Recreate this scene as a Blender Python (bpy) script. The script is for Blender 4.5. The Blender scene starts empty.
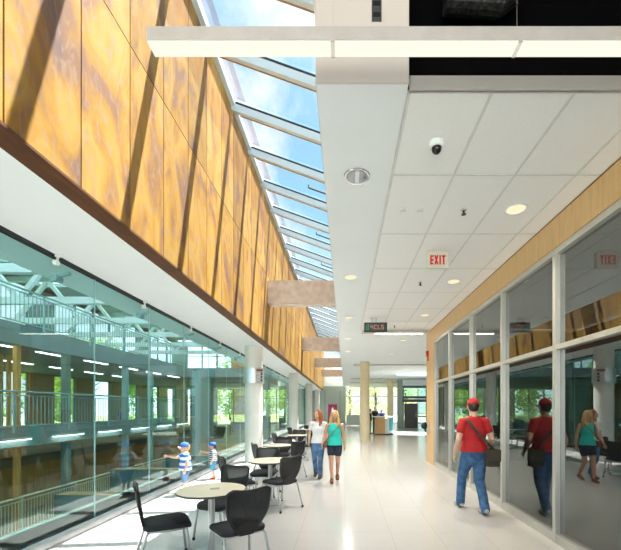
import bpy, bmesh, math, random
from mathutils import Vector, Matrix, Quaternion
random.seed(7)
PI = math.pi
scene = bpy.context.scene
COL = scene.collection

# ------------------------------------------------------------------ materials
def mat(name):
    m = bpy.data.materials.new(name); m.use_nodes = True
    nt = m.node_tree; nt.nodes.clear()
    out = nt.nodes.new('ShaderNodeOutputMaterial')
    return m, nt, out

def N(nt, t, **kw):
    n = nt.nodes.new(t)
    for k, v in kw.items():
        if k.startswith('i_'):
            n.inputs[k[2:].replace('_', ' ')].default_value = v
        else:
            setattr(n, k, v)
    return n

def ramp(nt, fac, stops):
    r = nt.nodes.new('ShaderNodeValToRGB')
    els = r.color_ramp.elements
    while len(els) > 1: els.remove(els[-1])
    els[0].position = stops[0][0]; els[0].color = (*stops[0][1], 1)
    for p, c in stops[1:]:
        e = els.new(p); e.color = (*c, 1)
    nt.links.new(fac, r.inputs[0])
    return r.outputs[0]

def simple(name, c, rough=.5, metal=0., var=.06, scale=8., spec=.5, bump=0., coat=0.):
    """a plain painted / plastic / metal surface with slight procedural mottling"""
    m, nt, out = mat(name)
    b = N(nt, 'ShaderNodeBsdfPrincipled')
    b.inputs['Roughness'].default_value = rough; b.inputs['Metallic'].default_value = metal
    b.inputs['Specular IOR Level'].default_value = spec
    b.inputs['Coat Weight'].default_value = coat
    tc = N(nt, 'ShaderNodeTexCoord')
    nz = N(nt, 'ShaderNodeTexNoise'); nz.inputs['Scale'].default_value = scale; nz.inputs['Detail'].default_value = 3
    nt.links.new(tc.outputs['Object'], nz.inputs['Vector'])
    lo = tuple(max(0, x*(1-var)) for x in c); hi = tuple(min(1, x*(1+var)) for x in c)
    nt.links.new(ramp(nt, nz.outputs['Fac'], [(.3, lo), (.7, hi)]), b.inputs['Base Color'])
    if bump:
        bp = N(nt, 'ShaderNodeBump'); bp.inputs['Strength'].default_value = bump; bp.inputs['Distance'].default_value = .01
        nt.links.new(nz.outputs['Fac'], bp.inputs['Height']); nt.links.new(bp.outputs[0], b.inputs['Normal'])
    nt.links.new(b.outputs[0], out.inputs[0])
    return m

def emit(name, c, s):
    m, nt, out = mat(name)
    e = N(nt, 'ShaderNodeEmission'); e.inputs[0].default_value = (*c, 1); e.inputs[1].default_value = s
    nt.links.new(e.outputs[0], out.inputs[0]); return m

def glass(name, tint, base, gain, rough=0.0, gl=(1, 1, 1)):
    m, nt, out = mat(name)
    t = N(nt, 'ShaderNodeBsdfTransparent'); t.inputs[0].default_value = (*[c**.5 for c in tint], 1)
    g = N(nt, 'ShaderNodeBsdfGlossy'); g.inputs['Roughness'].default_value = rough; g.inputs[0].default_value = (*gl, 1)
    f = N(nt, 'ShaderNodeFresnel'); f.inputs[0].default_value = 1.5
    ma = N(nt, 'ShaderNodeMath', operation='MULTIPLY_ADD', use_clamp=True)
    ma.inputs[1].default_value = gain; ma.inputs[2].default_value = base
    nt.links.new(f.outputs[0], ma.inputs[0])
    geo = N(nt, 'ShaderNodeNewGeometry')
    inv = N(nt, 'ShaderNodeMath', operation='SUBTRACT'); inv.inputs[0].default_value = 1; nt.links.new(geo.outputs['Backfacing'], inv.inputs[1])
    mf = N(nt, 'ShaderNodeMath', operation='MULTIPLY'); nt.links.new(ma.outputs[0], mf.inputs[0]); nt.links.new(inv.outputs[0], mf.inputs[1])
    mx = N(nt, 'ShaderNodeMixShader')
    nt.links.new(mf.outputs[0], mx.inputs[0]); nt.links.new(t.outputs[0], mx.inputs[1]); nt.links.new(g.outputs[0], mx.inputs[2])
    nt.links.new(mx.outputs[0], out.inputs[0]); return m

def opal(name, c):
    m, nt, out = mat(name)
    t = N(nt, 'ShaderNodeBsdfTranslucent'); t.inputs[0].default_value = (*c, 1)
    d = N(nt, 'ShaderNodeBsdfDiffuse'); d.inputs[0].default_value = (*c, 1)
    mx = N(nt, 'ShaderNodeMixShader'); mx.inputs[0].default_value = .3
    nt.links.new(t.outputs[0], mx.inputs[1]); nt.links.new(d.outputs[0], mx.inputs[2]); nt.links.new(mx.outputs[0], out.inputs[0]); return m

def copper_mat():
    m, nt, out = mat('patinated_copper')
    b = N(nt, 'ShaderNodeBsdfPrincipled'); b.inputs['Roughness'].default_value = .6; b.inputs['Metallic'].default_value = .0; b.inputs['Specular IOR Level'].default_value = .12
    geo = N(nt, 'ShaderNodeNewGeometry'); tc = N(nt, 'ShaderNodeTexCoord')
    sep = N(nt, 'ShaderNodeMath', operation='MULTIPLY'); sep.inputs[1].default_value = 37.0
    nt.links.new(geo.outputs['Random Per Island'], sep.inputs[0])
    cmb = N(nt, 'ShaderNodeCombineXYZ'); nt.links.new(sep.outputs[0], cmb.inputs[0])
    mp = N(nt, 'ShaderNodeMapping'); mp.inputs['Scale'].default_value = (1, 1.2, .55)
    nt.links.new(tc.outputs['Object'], mp.inputs['Vector'])
    add = N(nt, 'ShaderNodeVectorMath', operation='ADD')
    nt.links.new(mp.outputs[0], add.inputs[0]); nt.links.new(cmb.outputs[0], add.inputs[1])
    n1 = N(nt, 'ShaderNodeTexNoise'); n1.inputs['Scale'].default_value = 1.5; n1.inputs['Detail'].default_value = 5; n1.inputs['Distortion'].default_value = 1.6
    nt.links.new(add.outputs[0], n1.inputs['Vector'])
    c1 = ramp(nt, n1.outputs['Fac'], [(.24, (.16, .105, .097)), (.36, (.225, .125, .07)), (.46, (.345, .186, .036)), (.58, (.41, .255, .062)), (.70, (.30, .178, .069)), (.82, (.205, .135, .105))])
    n2 = N(nt, 'ShaderNodeTexNoise'); n2.inputs['Scale'].default_value = 5; n2.inputs['Detail'].default_value = 8; n2.inputs['Distortion'].default_value = 3
    nt.links.new(add.outputs[0], n2.inputs['Vector'])
    mix = N(nt, 'ShaderNodeMixRGB', blend_type='MIX')
    f2 = ramp(nt, n2.outputs['Fac'], [(.52, (0, 0, 0)), (.68, (.55, .55, .55))])
    nt.links.new(f2, mix.inputs[0]); nt.links.new(c1, mix.inputs[1]); mix.inputs[2].default_value = (.29, .22, .185, 1)
    hs = N(nt, 'ShaderNodeHueSaturation')
    mr = N(nt, 'ShaderNodeMapRange'); mr.inputs[3].default_value = .72; mr.inputs[4].default_value = 1.12
    nt.links.new(geo.outputs['Random Per Island'], mr.inputs[0]); nt.links.new(mr.outputs[0], hs.inputs['Value'])
    nt.links.new(mix.outputs[0], hs.inputs['Color']); nt.links.new(hs.outputs[0], b.inputs['Base Color'])
    bp = N(nt, 'ShaderNodeBump'); bp.inputs['Strength'].default_value = .15; bp.inputs['Distance'].default_value = .01
    nt.links.new(n2.outputs['Fac'], bp.inputs['Height']); nt.links.new(bp.outputs[0], b.inputs['Normal'])
    nt.links.new(b.outputs[0], out.inputs[0]); return m

def wood_mat(name, c1, c2, rough=.4, scale=(6, 6, .5), nscale=4):
    m, nt, out = mat(name)
    b = N(nt, 'ShaderNodeBsdfPrincipled'); b.inputs['Roughness'].default_value = rough
    tc = N(nt, 'ShaderNodeTexCoord'); mp = N(nt, 'ShaderNodeMapping'); mp.inputs['Scale'].default_value = scale
    nt.links.new(tc.outputs['Object'], mp.inputs[0])
    n = N(nt, 'ShaderNodeTexNoise'); n.inputs['Scale'].default_value = nscale; n.inputs['Detail'].default_value = 5; n.inputs['Distortion'].default_value = .6
    nt.links.new(mp.outputs[0], n.inputs['Vector'])
    nt.links.new(ramp(nt, n.outputs['Fac'], [(.3, c1), (.7, c2)]), b.inputs['Base Color'])
    nt.links.new(b.outputs[0], out.inputs[0]); return m

def floor_mat():
    m, nt, out = mat('polished_pale_tile')
    b = N(nt, 'ShaderNodeBsdfPrincipled'); b.inputs['Roughness'].default_value = .16; b.inputs['Specular IOR Level'].default_value = .45
    tc = N(nt, 'ShaderNodeTexCoord')
    br = N(nt, 'ShaderNodeTexBrick'); br.offset = 0; br.inputs['Scale'].default_value = 1
    br.inputs['Brick Width'].default_value = .6; br.inputs['Row Height'].default_value = 1.2; br.inputs['Mortar Size'].default_value = .004
    br.inputs['Color1'].default_value = (.575, .565, .545, 1); br.inputs['Color2'].default_value = (.56, .55, .53, 1); br.inputs['Mortar'].default_value = (.46, .45, .42, 1)
    nt.links.new(tc.outputs['Object'], br.inputs['Vector'])
    n = N(nt, 'ShaderNodeTexNoise'); n.inputs['Scale'].default_value = 30; n.inputs['Detail'].default_value = 4
    nt.links.new(tc.outputs['Object'], n.inputs['Vector'])
    mx = N(nt, 'ShaderNodeMixRGB', blend_type='MULTIPLY'); mx.inputs[0].default_value = 1
    nt.links.new(br.outputs['Color'], mx.inputs[1])
    nt.links.new(ramp(nt, n.outputs['Fac'], [(.3, (.95, .95, .95)), (.7, (1, 1, 1))]), mx.inputs[2])
    nt.links.new(mx.outputs[0], b.inputs['Base Color'])
    nt.links.new(b.outputs[0], out.inputs[0]); return m

def meshcloth_mat():
    m, nt, out = mat('black_mesh_fabric')
    b = N(nt, 'ShaderNodeBsdfPrincipled'); b.inputs['Roughness'].default_value = .7; b.inputs['Base Color'].default_value = (.018, .018, .02, 1)
    t = N(nt, 'ShaderNodeBsdfTransparent')
    tc = N(nt, 'ShaderNodeTexCoord'); ck = N(nt, 'ShaderNodeTexVoronoi'); ck.inputs['Scale'].default_value = 260
    nt.links.new(tc.outputs['Object'], ck.inputs['Vector'])
    mr = N(nt, 'ShaderNodeMapRange'); mr.inputs[1].default_value = .25; mr.inputs[2].default_value = .5; mr.inputs[3].default_value = .35; mr.inputs[4].default_value = .95
    nt.links.new(ck.outputs['Distance'], mr.inputs[0])
    mx = N(nt, 'ShaderNodeMixShader'); nt.links.new(mr.outputs[0], mx.inputs[0])
    nt.links.new(t.outputs[0], mx.inputs[1]); nt.links.new(b.outputs[0], mx.inputs[2])
    nt.links.new(mx.outputs[0], out.inputs[0]); return m

def stripes_mat(name, a, c, freq, phase=0.):
    m, nt, out = mat(name)
    b = N(nt, 'ShaderNodeBsdfPrincipled'); b.inputs['Roughness'].default_value = .8
    tc = N(nt, 'ShaderNodeTexCoord'); sp = N(nt, 'ShaderNodeSeparateXYZ'); nt.links.new(tc.outputs['Object'], sp.inputs[0])
    ma = N(nt, 'ShaderNodeMath', operation='MULTIPLY_ADD'); ma.inputs[1].default_value = freq; ma.inputs[2].default_value = phase
    nt.links.new(sp.outputs[2], ma.inputs[0])
    fr = N(nt, 'ShaderNodeMath', operation='FRACT'); nt.links.new(ma.outputs[0], fr.inputs[0])
    gt = N(nt, 'ShaderNodeMath', operation='GREATER_THAN'); gt.inputs[1].default_value = .5; nt.links.new(fr.outputs[0], gt.inputs[0])
    mx = N(nt, 'ShaderNodeMixRGB'); nt.links.new(gt.outputs[0], mx.inputs[0]); mx.inputs[1].default_value = (*a, 1); mx.inputs[2].default_value = (*c, 1)
    nt.links.new(mx.outputs[0], b.inputs['Base Color']); nt.links.new(b.outputs[0], out.inputs[0]); return m

def leaf_mat(name, c1, c2):
    m, nt, out = mat(name)
    d = N(nt, 'ShaderNodeBsdfDiffuse'); t = N(nt, 'ShaderNodeBsdfTranslucent')
    geo = N(nt, 'ShaderNodeNewGeometry')
    c = ramp(nt, geo.outputs['Random Per Island'], [(0, c1), (1, c2)])
    nt.links.new(c, d.inputs[0]); nt.links.new(c, t.inputs[0])
    mx = N(nt, 'ShaderNodeMixShader'); mx.inputs[0].default_value = .5
    nt.links.new(d.outputs[0], mx.inputs[1]); nt.links.new(t.outputs[0], mx.inputs[2]); nt.links.new(mx.outputs[0], out.inputs[0]); return m

M = dict(
    copper=copper_mat(),
    copper_trim=wood_mat('dark_copper_trim', (.075, .028, .009), (.14, .052, .014), .5, (.6, .6, 6)),
    copper_back=simple('dark_seam_backing', (.035, .016, .008), .8),
    white=simple('white_paint', (.85, .90, .925), .75, var=.012, scale=2),
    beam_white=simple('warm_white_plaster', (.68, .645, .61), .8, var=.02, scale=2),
    tile=simple('acoustic_tile', (.91, .92, .92), .85, var=.02, scale=60),
    grid=simple('ceiling_grid_metal', (.74, .75, .75), .5),
    black=simple('black_void_paint', (.004, .004, .0045), .95, spec=0.),
    concrete=simple('cast_concrete', (.70, .64, .60), .75, var=.14, scale=5, bump=.15),
    concrete_dark=simple('dark_board_marked_concrete', (.22, .20, .18), .85, var=.1, scale=4),
    joint=simple('grey_silicone_joint', (.36, .50, .50), .5),
    edge_trim=simple('grey_ceiling_edge_trim', (.50, .49, .46), .6, var=.02),
    column=simple('painted_concrete_column', (.74, .75, .70), .7, var=.05, scale=3),
    column_tan=simple('tan_painted_column', (.74, .63, .42), .7, var=.05, scale=3),
    maple=wood_mat('maple_veneer', (.62, .38, .17), (.70, .46, .23), .4, (7, 7, .6)),
    alu=simple('brushed_aluminium', (.62, .61, .57), .38, metal=.6, var=.03),
    steel=simple('satin_steel', (.62, .64, .65), .3, metal=.9, var=.04),
    chair_leg=simple('silver_leg_paint', (.52, .54, .54), .35, metal=.55, var=.03),
    black_plastic=simple('black_plastic', (.012, .012, .014), .45, var=.1),
    seat=simple('black_upholstery', (.012, .012, .015), .75, var=.25, scale=200, bump=.1),
    mesh=meshcloth_mat(),
    laminate=wood_mat('pale_maple_laminate', (.88, .76, .56), (.93, .83, .65), .35, (2, 14, 2), 3),
    edge=simple('dark_edge_band', (.06, .065, .07), .5),
    floor=floor_mat(),
    frame_blue=simple('pale_blue_grey_frame', (.56, .71, .79), .45, var=.02),
    gasket=simple('black_gasket', (.01, .012, .014), .6),
    bronze=simple('brown_glazing_bar', (.34, .20, .12), .5),
    frit=glass('fritted_glass', (.78, .70, .72), .12, .5),
    sky_glass=glass('skylight_glass', (.93, .965, .98), .0, .6),
    left_glass=glass('blue_green_glass', (.54, .82, .84), .02, 1.1, gl=(.85, 1, .98)),
    right_glass=glass('smoked_glass', (.36, .395, .39), .125, 1.15, gl=(.88, .92, .9)),
    clear_glass=glass('clear_window_glass', (.94, .97, .96), .01, .8),
    diffuser_glass=opal('opal_rooflight_glass', (.92, .96, .97)),
    frost=simple('frosted_blue_panel', (.72, .84, .86), .5),
    teal_steel=simple('teal_painted_steel', (.30, .46, .48), .5, var=.05),
    white_steel=simple('white_painted_steel', (.78, .84, .85), .5, var=.03),
    dark_slab=simple('grey_green_slab', (.22, .29, .30), .8, var=.08, scale=2),
    deck_floor=simple('tan_carpet', (.30, .235, .15), .9, var=.15, scale=30),
    gold_wood=wood_mat('golden_timber', (.50, .24, .06), (.66, .36, .10), .5, (6, 6, .5)),
    slat=simple('grey_slat_metal', (.78, .72, .52), .5),
    core=simple('green_grey_core', (.17, .24, .20), .8, var=.1, scale=2),
    greywall=simple('grey_green_wall_paint', (.35, .42, .38), .7, var=.05, scale=1),
    magenta=simple('magenta_door_paint', (.30, .015, .10), .4),
    door_grey=simple('charcoal_door_paint', (.085, .08, .085), .5),
    dark_teal=simple('dark_teal_frame', (.06, .15, .16), .5),
    red=simple('red_alarm_plastic', (.55, .02, .02), .4),
    exit_red=emit('exit_sign_letters', (1, .05, .04), .5),
    exit_body=simple('exit_sign_housing', (.66, .66, .57), .5),
    led_red=emit('led_dots_red', (.9, .25, .22), .8),
    led_green=emit('led_dots_green', (.15, .50, .33), .5),
    lamp=emit('lamp_diffuser', (1, .955, .82), .9),
    lamp_far=emit('fluorescent_diffuser', (1, .95, .82), 9.0),
    downlight=emit('downlight_lens', (1, .85, .56), .95),
    lamp_body=simple('grey_lamp_housing', (.52, .50, .48), .45),
    chrome=simple('chrome_reflector', (.75, .77, .78), .12, metal=1., var=.01),
    dark_lens=simple('dark_camera_dome', (.01, .01, .012), .08),
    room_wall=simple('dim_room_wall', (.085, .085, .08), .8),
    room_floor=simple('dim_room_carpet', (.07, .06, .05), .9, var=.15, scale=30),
    skin=simple('skin_light', (.66, .40, .29), .5, var=.04),
    skin2=simple('skin_tanned', (.56, .31, .20), .5, var=.04),
    hair_red=simple('auburn_hair', (.36, .105, .03), .5, var=.3, scale=40),
    hair_blonde=simple('blonde_hair', (.58, .38, .15), .5, var=.3, scale=40),
    hair_dark=simple('dark_brown_hair', (.03, .018, .012), .55, var=.3, scale=40),
    red_cloth=simple('red_cotton', (.46, .014, .018), .8, var=.08),
    white_cloth=simple('white_cotton', (.80, .79, .80), .8, var=.04),
    turq_cloth=simple('turquoise_cotton', (.02, .52, .44), .8, var=.06),
    denim=simple('blue_denim', (.05, .13, .28), .85, var=.35, scale=14),
    denim_worn=simple('worn_blue_denim', (.10, .20, .36), .85, var=.5, scale=7),
    navy_cloth=simple('dark_navy_cotton', (.02, .025, .045), .85),
    blue_cloth=simple('royal_blue_cotton', (.02, .10, .50), .8),
    stripes_big=stripes_mat('blue_white_stripes', (.03, .16, .56), (.80, .82, .84), 9.5, .15),
    stripes_small=stripes_mat('navy_white_thin_stripes', (.025, .05, .14), (.55, .58, .62), 22),
    shorts_blue=simple('bright_denim_shorts', (.04, .24, .40), .85),
    bag=simple('dark_olive_canvas', (.05, .043, .032), .8),
    leather=simple('brown_leather', (.20, .07, .025), .6),
    shoe=simple('grey_white_trainer', (.50, .50, .48), .6),
    shoe_dark=simple('dark_shoe_leather', (.05, .035, .03), .5),
    shoe_red=simple('red_canvas_shoe', (.60, .04, .03), .6),
    eye=simple('eye_dark', (.02, .015, .012), .2),
    eye_white=simple('eye_white', (.8, .78, .76), .3),
    lips=simple('lips', (.50, .14, .12), .5),
    paper=simple('grey_card', (.42, .44, .44), .6),
    leaf=leaf_mat('sunlit_leaves', (.28, .42, .05), (.62, .68, .16)), leaf_pale=leaf_mat('pale_sunlit_leaves', (.42, .52, .22), (.80, .84, .52)),
    leaf2=leaf_mat('green_leaves', (.12, .32, .04), (.38, .52, .10)),
    bark=simple('bark', (.12, .08, .05), .9, var=.3),
    lawn=simple('mown_grass', (.30, .36, .14), .95, var=.3, scale=3),
    phone_silver=simple('silver_plate', (.6, .6, .6), .3, metal=.8),
)

# ------------------------------------------------------------------ mesh helpers
class MB:
    def __init__(s): s.bm = bmesh.new(); s.mi = 0
    def _f(s, vs):
        try:
            f = s.bm.faces.new(vs); f.material_index = s.mi; return f
        except ValueError: return None
    def box(s, x0, x1, y0, y1, z0, z1, mtx=None):
        P = [(x0,y0,z0),(x1,y0,z0),(x1,y1,z0),(x0,y1,z0),(x0,y0,z1),(x1,y0,z1),(x1,y1,z1),(x0,y1,z1)]
        vs = [s.bm.verts.new(mtx @ Vector(p) if mtx else p) for p in P]
        for q in ((3,2,1,0),(4,5,6,7),(0,1,5,4),(1,2,6,5),(2,3,7,6),(3,0,4,7)): s._f([vs[i] for i in q])
        return s
    def bar(s, p, q, w, h=None, up=(0,0,1)):
        """rectangular bar from p to q, w wide, h high (h along up)"""
        p, q = Vector(p), Vector(q); h = h or w
        d = (q-p).normalized(); u = Vector(up)
        if abs(d.dot(u)) > .98: u = Vector((0,1,0))
        r = d.cross(u).normalized(); u = r.cross(d).normalized()
        vs = []
        for c in (p, q):
            for a, b in ((-1,-1),(1,-1),(1,1),(-1,1)): vs.append(s.bm.verts.new(c + r*a*w/2 + u*b*h/2))
        for f in ((3,2,1,0),(4,5,6,7),(0,1,5,4),(1,2,6,5),(2,3,7,6),(3,0,4,7)): s._f([vs[i] for i in f])
        return s
    def tube(s, pts, r, n=10, caps=True):
        pts = [Vector(p) for p in pts]
        rs = r if isinstance(r, (list, tuple)) else [r]*len(pts)
        rings = []; ref = None
        for i, p in enumerate(pts):
            d = (pts[min(i+1, len(pts)-1)] - pts[max(i-1, 0)]).normalized()
            if ref is None:
                ref = Vector((1,0,0)) if abs(d.x) < .9 else Vector((0,1,0))
            a = (ref - d*ref.dot(d)).normalized(); b = d.cross(a); ref = a
            rr = rs[i]; ra, rb = rr if isinstance(rr, (tuple, list)) else (rr, rr)
            rings.append([s.bm.verts.new(p + a*ra*math.cos(2*PI*k/n) + b*rb*math.sin(2*PI*k/n)) for k in range(n)])
        for i in range(len(rings)-1):
            for k in range(n): s._f([rings[i][k], rings[i][(k+1)%n], rings[i+1][(k+1)%n], rings[i+1][k]])
        if caps:
            s._f(list(reversed(rings[0]))); s._f(rings[-1])
        return s
    def loft(s, pts, rad, n=14, up=None, round_ends=True):
        """body-like loft: rounded ends so a remesh welds it smoothly"""
        pts = [Vector(p) for p in pts]; rad = [r if isinstance(r, (tuple, list)) else (r, r) for r in rad]
        if round_ends:
            d0 = (pts[0]-pts[1]).normalized(); d1 = (pts[-1]-pts[-2]).normalized()
            r0, r1 = rad[0], rad[-1]; e0, e1 = min(r0), min(r1)
            P = [pts[0]+d0*e0*.95, pts[0]+d0*e0*.6] + pts + [pts[-1]+d1*e1*.6, pts[-1]+d1*e1*.95]
            R = [(r0[0]*.3, r0[1]*.3), (r0[0]*.8, r0[1]*.8)] + rad + [(r1[0]*.8, r1[1]*.8), (r1[0]*.3, r1[1]*.3)]
        else: P, R = pts, rad
        return s.tube(P, R, n)
    def lathe(s, prof, c=(0,0,0), n=24):
        """profile [(r,z)...] turned about the vertical through c"""
        c = Vector(c); rings = []
        for r, z in prof:
            if r < 1e-6: rings.append([s.bm.verts.new(c + Vector((0,0,z)))])
            else: rings.append([s.bm.verts.new(c + Vector((r*math.cos(2*PI*k/n), r*math.sin(2*PI*k/n), z))) for k in range(n)])
        for a, b in zip(rings, rings[1:]):
            for k in range(n):
                k2 = (k+1) % n
                if len(a) == 1 and len(b) == 1: continue
                if len(a) == 1: s._f([a[0], b[k2], b[k]])
                elif len(b) == 1: s._f([a[k], a[k2], b[0]])
                else: s._f([a[k], a[k2], b[k2], b[k]])
        return s
    def ell(s, c, r, n=14, m=10, rot=None):
        c = Vector(c); r = r if isinstance(r, (tuple, list)) else (r, r, r)
        rings = []
        for j in range(m+1):
            t = PI*j/m
            def P(k):
                v = Vector((r[0]*math.sin(t)*math.cos(2*PI*k/n), r[1]*math.sin(t)*math.sin(2*PI*k/n), -r[2]*math.cos(t)))
                if rot: v = rot @ v
                return c + v
            rings.append([s.bm.verts.new(P(0))] if j in (0, m) else [s.bm.verts.new(P(k)) for k in range(n)])
        for a, b in zip(rings, rings[1:]):
            for k in range(n):
                k2 = (k+1) % n
                if len(a) == 1: s._f([a[0], b[k2], b[k]])
                elif len(b) == 1: s._f([a[k], a[k2], b[0]])
                else: s._f([a[k], a[k2], b[k2], b[k]])
        return s
    def prism(s, poly, ext):
        """closed polygon (3-D points) extruded by the vector ext"""
        ext = Vector(ext); a = [s.bm.verts.new(p) for p in poly]; b = [s.bm.verts.new(Vector(p)+ext) for p in poly]
        n = len(poly)
        s._f(list(reversed(a))); s._f(b)
        for i in range(n): s._f([a[i], a[(i+1)%n], b[(i+1)%n], b[i]])
        return s
    def quad(s, *P): s._f([s.bm.verts.new(p) for p in P]); return s
    def mesh(s, name, mats, smooth=False):
        bmesh.ops.recalc_face_normals(s.bm, faces=s.bm.faces)
        me = bpy.data.meshes.new(name); s.bm.to_mesh(me); s.bm.free()
        for m in (mats if isinstance(mats, (list, tuple)) else [mats]): me.materials.append(m)
        if smooth:
            for p in me.polygons: p.use_smooth = True
        return me
    def build(s, name, mats, parent=None, smooth=False, bevel=0.):
        if bevel:
            bmesh.ops.remove_doubles(s.bm, verts=s.bm.verts, dist=1e-6)
            bmesh.ops.bevel(s.bm, geom=list(s.bm.edges), offset=bevel, segments=2, profile=.6, affect='EDGES', clamp_overlap=True)
        o = bpy.data.objects.new(name, s.mesh(name, mats, smooth)); COL.objects.link(o)
        if parent: o.parent = parent
        return o

def smooth_angle(o, deg=40):
    me = o.data
    for p in me.polygons: p.use_smooth = True
    try: me.set_sharp_from_angle(angle=math.radians(deg))
    except Exception: pass
    return o

def remesh(mb, name, m, parent, voxel, smooth_it=4, fac=.5):
    """weld overlapping lofts into one continuous skin"""
    me = mb.mesh(name, m)
    t = bpy.data.objects.new(name, me); COL.objects.link(t)
    r = t.modifiers.new('r', 'REMESH'); r.mode = 'VOXEL'; r.voxel_size = voxel; r.use_smooth_shade = True
    sm = t.modifiers.new('s', 'SMOOTH'); sm.iterations = smooth_it; sm.factor = fac
    dg = bpy.context.evaluated_depsgraph_get()
    new = bpy.data.meshes.new_from_object(t.evaluated_get(dg))
    bpy.data.objects.remove(t); bpy.data.meshes.remove(me)
    new.name = name
    if not new.materials: new.materials.append(m)
    for p in new.polygons: p.use_smooth = True
    o = bpy.data.objects.new(name, new); COL.objects.link(o)
    if parent: o.parent = parent
    return o

def tag(o, label=None, cat=None, group=None, kind=None):
    if label: o['label'] = label
    if cat: o['category'] = cat
    if group: o['group'] = group
    if kind: o['kind'] = kind
    return o
def empty(name, loc=(0,0,0), rz=0.):
    o = bpy.data.objects.new(name, None); COL.objects.link(o); o.location = loc; o.rotation_euler = (0,0,rz); return o
def struct(o): o['kind'] = 'structure'; return o
def copy_tree(o, parent=None):
    c = o.copy(); COL.objects.link(c)
    if parent: c.parent = parent
    for ch in list(o.children): copy_tree(ch, c)
    return c

# ------------------------------------------------------------------ key dimensions (metres; camera eye at the origin, looking along +Y)
EYE = 1.65
CEIL = 3.97            # tile ceiling
XW = 2.58              # right shopfront plane
XC = -2.445            # copper wall plane
SOF = 3.56             # left soffit
XG = -3.63             # left glass
COPTOP = 8.17
Y0, YE = -3.0, 42.0

# ------------------------------------------------------------------ setting: floor, ceilings, walls
struct(MB().box(-4.3, 14, Y0, 44, -.25, 0).build('floor', M['floor']))
# tile ceiling with its grid of tees
g = MB()
CX = [.475 + .61*i for i in range(4)] + [XW+.1]
CY = [2.67] + [3.62 + 1.22*i for i in range(-0, 7)]
def ceil_tiles(x_edges, y_edges):
    mb = MB(); gap = .012
    for i in range(len(x_edges)-1):
        for j in range(len(y_edges)-1):
            mb.mi = 0
            mb.box(x_edges[i]+gap, x_edges[i+1]-gap, y_edges[j]+gap, y_edges[j+1]-gap, CEIL+.004, CEIL+.03)
    mb.mi = 1
    mb.box(x_edges[0]-.02, x_edges[-1], y_edges[0], y_edges[-1], CEIL+.012, CEIL+.022)
    for x in x_edges: mb.box(x-.010, x+.010, y_edges[0], y_edges[-1], CEIL, CEIL+.02)
    for y in y_edges: mb.box(x_edges[0], x_edges[-1], y-.010, y+.010, CEIL, CEIL+.02)
    return mb
struct(ceil_tiles(CX, CY).build('ceiling', [M['tile'], M['grid']]))
ty = CY[-1]
# edge trim where the tiles stop in front of the camera, and the dark open void above
struct(MB().box(.47, XW+.1, 2.64, 2.672, CEIL, CEIL+.10).build('trim_ceiling_edge', M['edge_trim'], bevel=.004))
struct(MB().box(.47, XW+.1, 2.90, 2.95, CEIL+.05, 6.3).box(.47, XW+.3, Y0, 2.95, 6.3, 6.4).box(XW+.1, XW+.3, Y0, 2.95, 3.9, 6.3).build('ceiling_void', M['black']))
# the long white bulkhead between skylight and tiles
struct(MB().box(-.205, .455, 2.60, 38, CEIL-.002, 7.35).box(-.43, -.205, Y0, 42, 7.18, 7.46).build('ceiling_bulkhead', M['white']))
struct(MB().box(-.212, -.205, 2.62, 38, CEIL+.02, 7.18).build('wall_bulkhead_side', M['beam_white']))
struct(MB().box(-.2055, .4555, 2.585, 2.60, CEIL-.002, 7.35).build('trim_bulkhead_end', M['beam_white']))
struct(MB().box(-.2055, 4, Y0, 2.585, 6.4, 7.35).build('ceiling_roof_edge', M['black']))
# lobby ceiling beyond the tiles with the round rooflight hole
def lobby_ceiling():
    mb = MB(); cx, cy, R = 5.25, 24.9, 1.75
    def ringz(z):
        n = 48
        return [mb.bm.verts.new((cx+R*math.cos(2*PI*k/n), cy+R*math.sin(2*PI*k/n), z)) for k in range(n)], n
    for z in (CEIL, CEIL+.5):
        ins, n = ringz(z)
        outs = []
        for k in range(n):
            a = 2*PI*k/n; c, s_ = math.cos(a), math.sin(a)
            f = 2.2/max(abs(c), abs(s_))
            outs.append(mb.bm.verts.new((cx+f*c, cy+f*s_, z)))
        for k in range(n): mb._f([ins[k], ins[(k+1)%n], outs[(k+1)%n], outs[k]])
    a1, n = ringz(CEIL); a2, n = ringz(CEIL+.5)
    for k in range(n): mb._f([a1[k], a1[(k+1)%n], a2[(k+1)%n], a2[k]])
    for (x0,x1,y0,y1) in ((.455,14,ty,cy-2.2),(.455,14,cy+2.2,44),(.455,cx-2.2,cy-2.2,cy+2.2),(cx+2.2,14,cy-2.2,cy+2.2)):
        mb.box(x0,x1,y0,y1,CEIL,CEIL+.5)
    return mb
struct(lobby_ceiling().build('ceiling_lobby', M['white']))
struct(MB().box(XW+.1, 14, Y0, ty, CEIL+.06, CEIL+.4).build('ceiling_room_roof', M['tile']))
# ceiling joints / shallow slots across the lobby ceiling
for i, yy in enumerate((19.2, 28.5, 33)):
    struct(MB().box(.46, 9, yy, yy+.28, CEIL-.05, CEIL).build('trim_ceiling_slot', M['lamp_body']))

# left soffit
struct(MB().box(XG-.75, -2.527, Y0, YE, SOF, SOF+.10).build('ceiling_soffit', M['white']))
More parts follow.
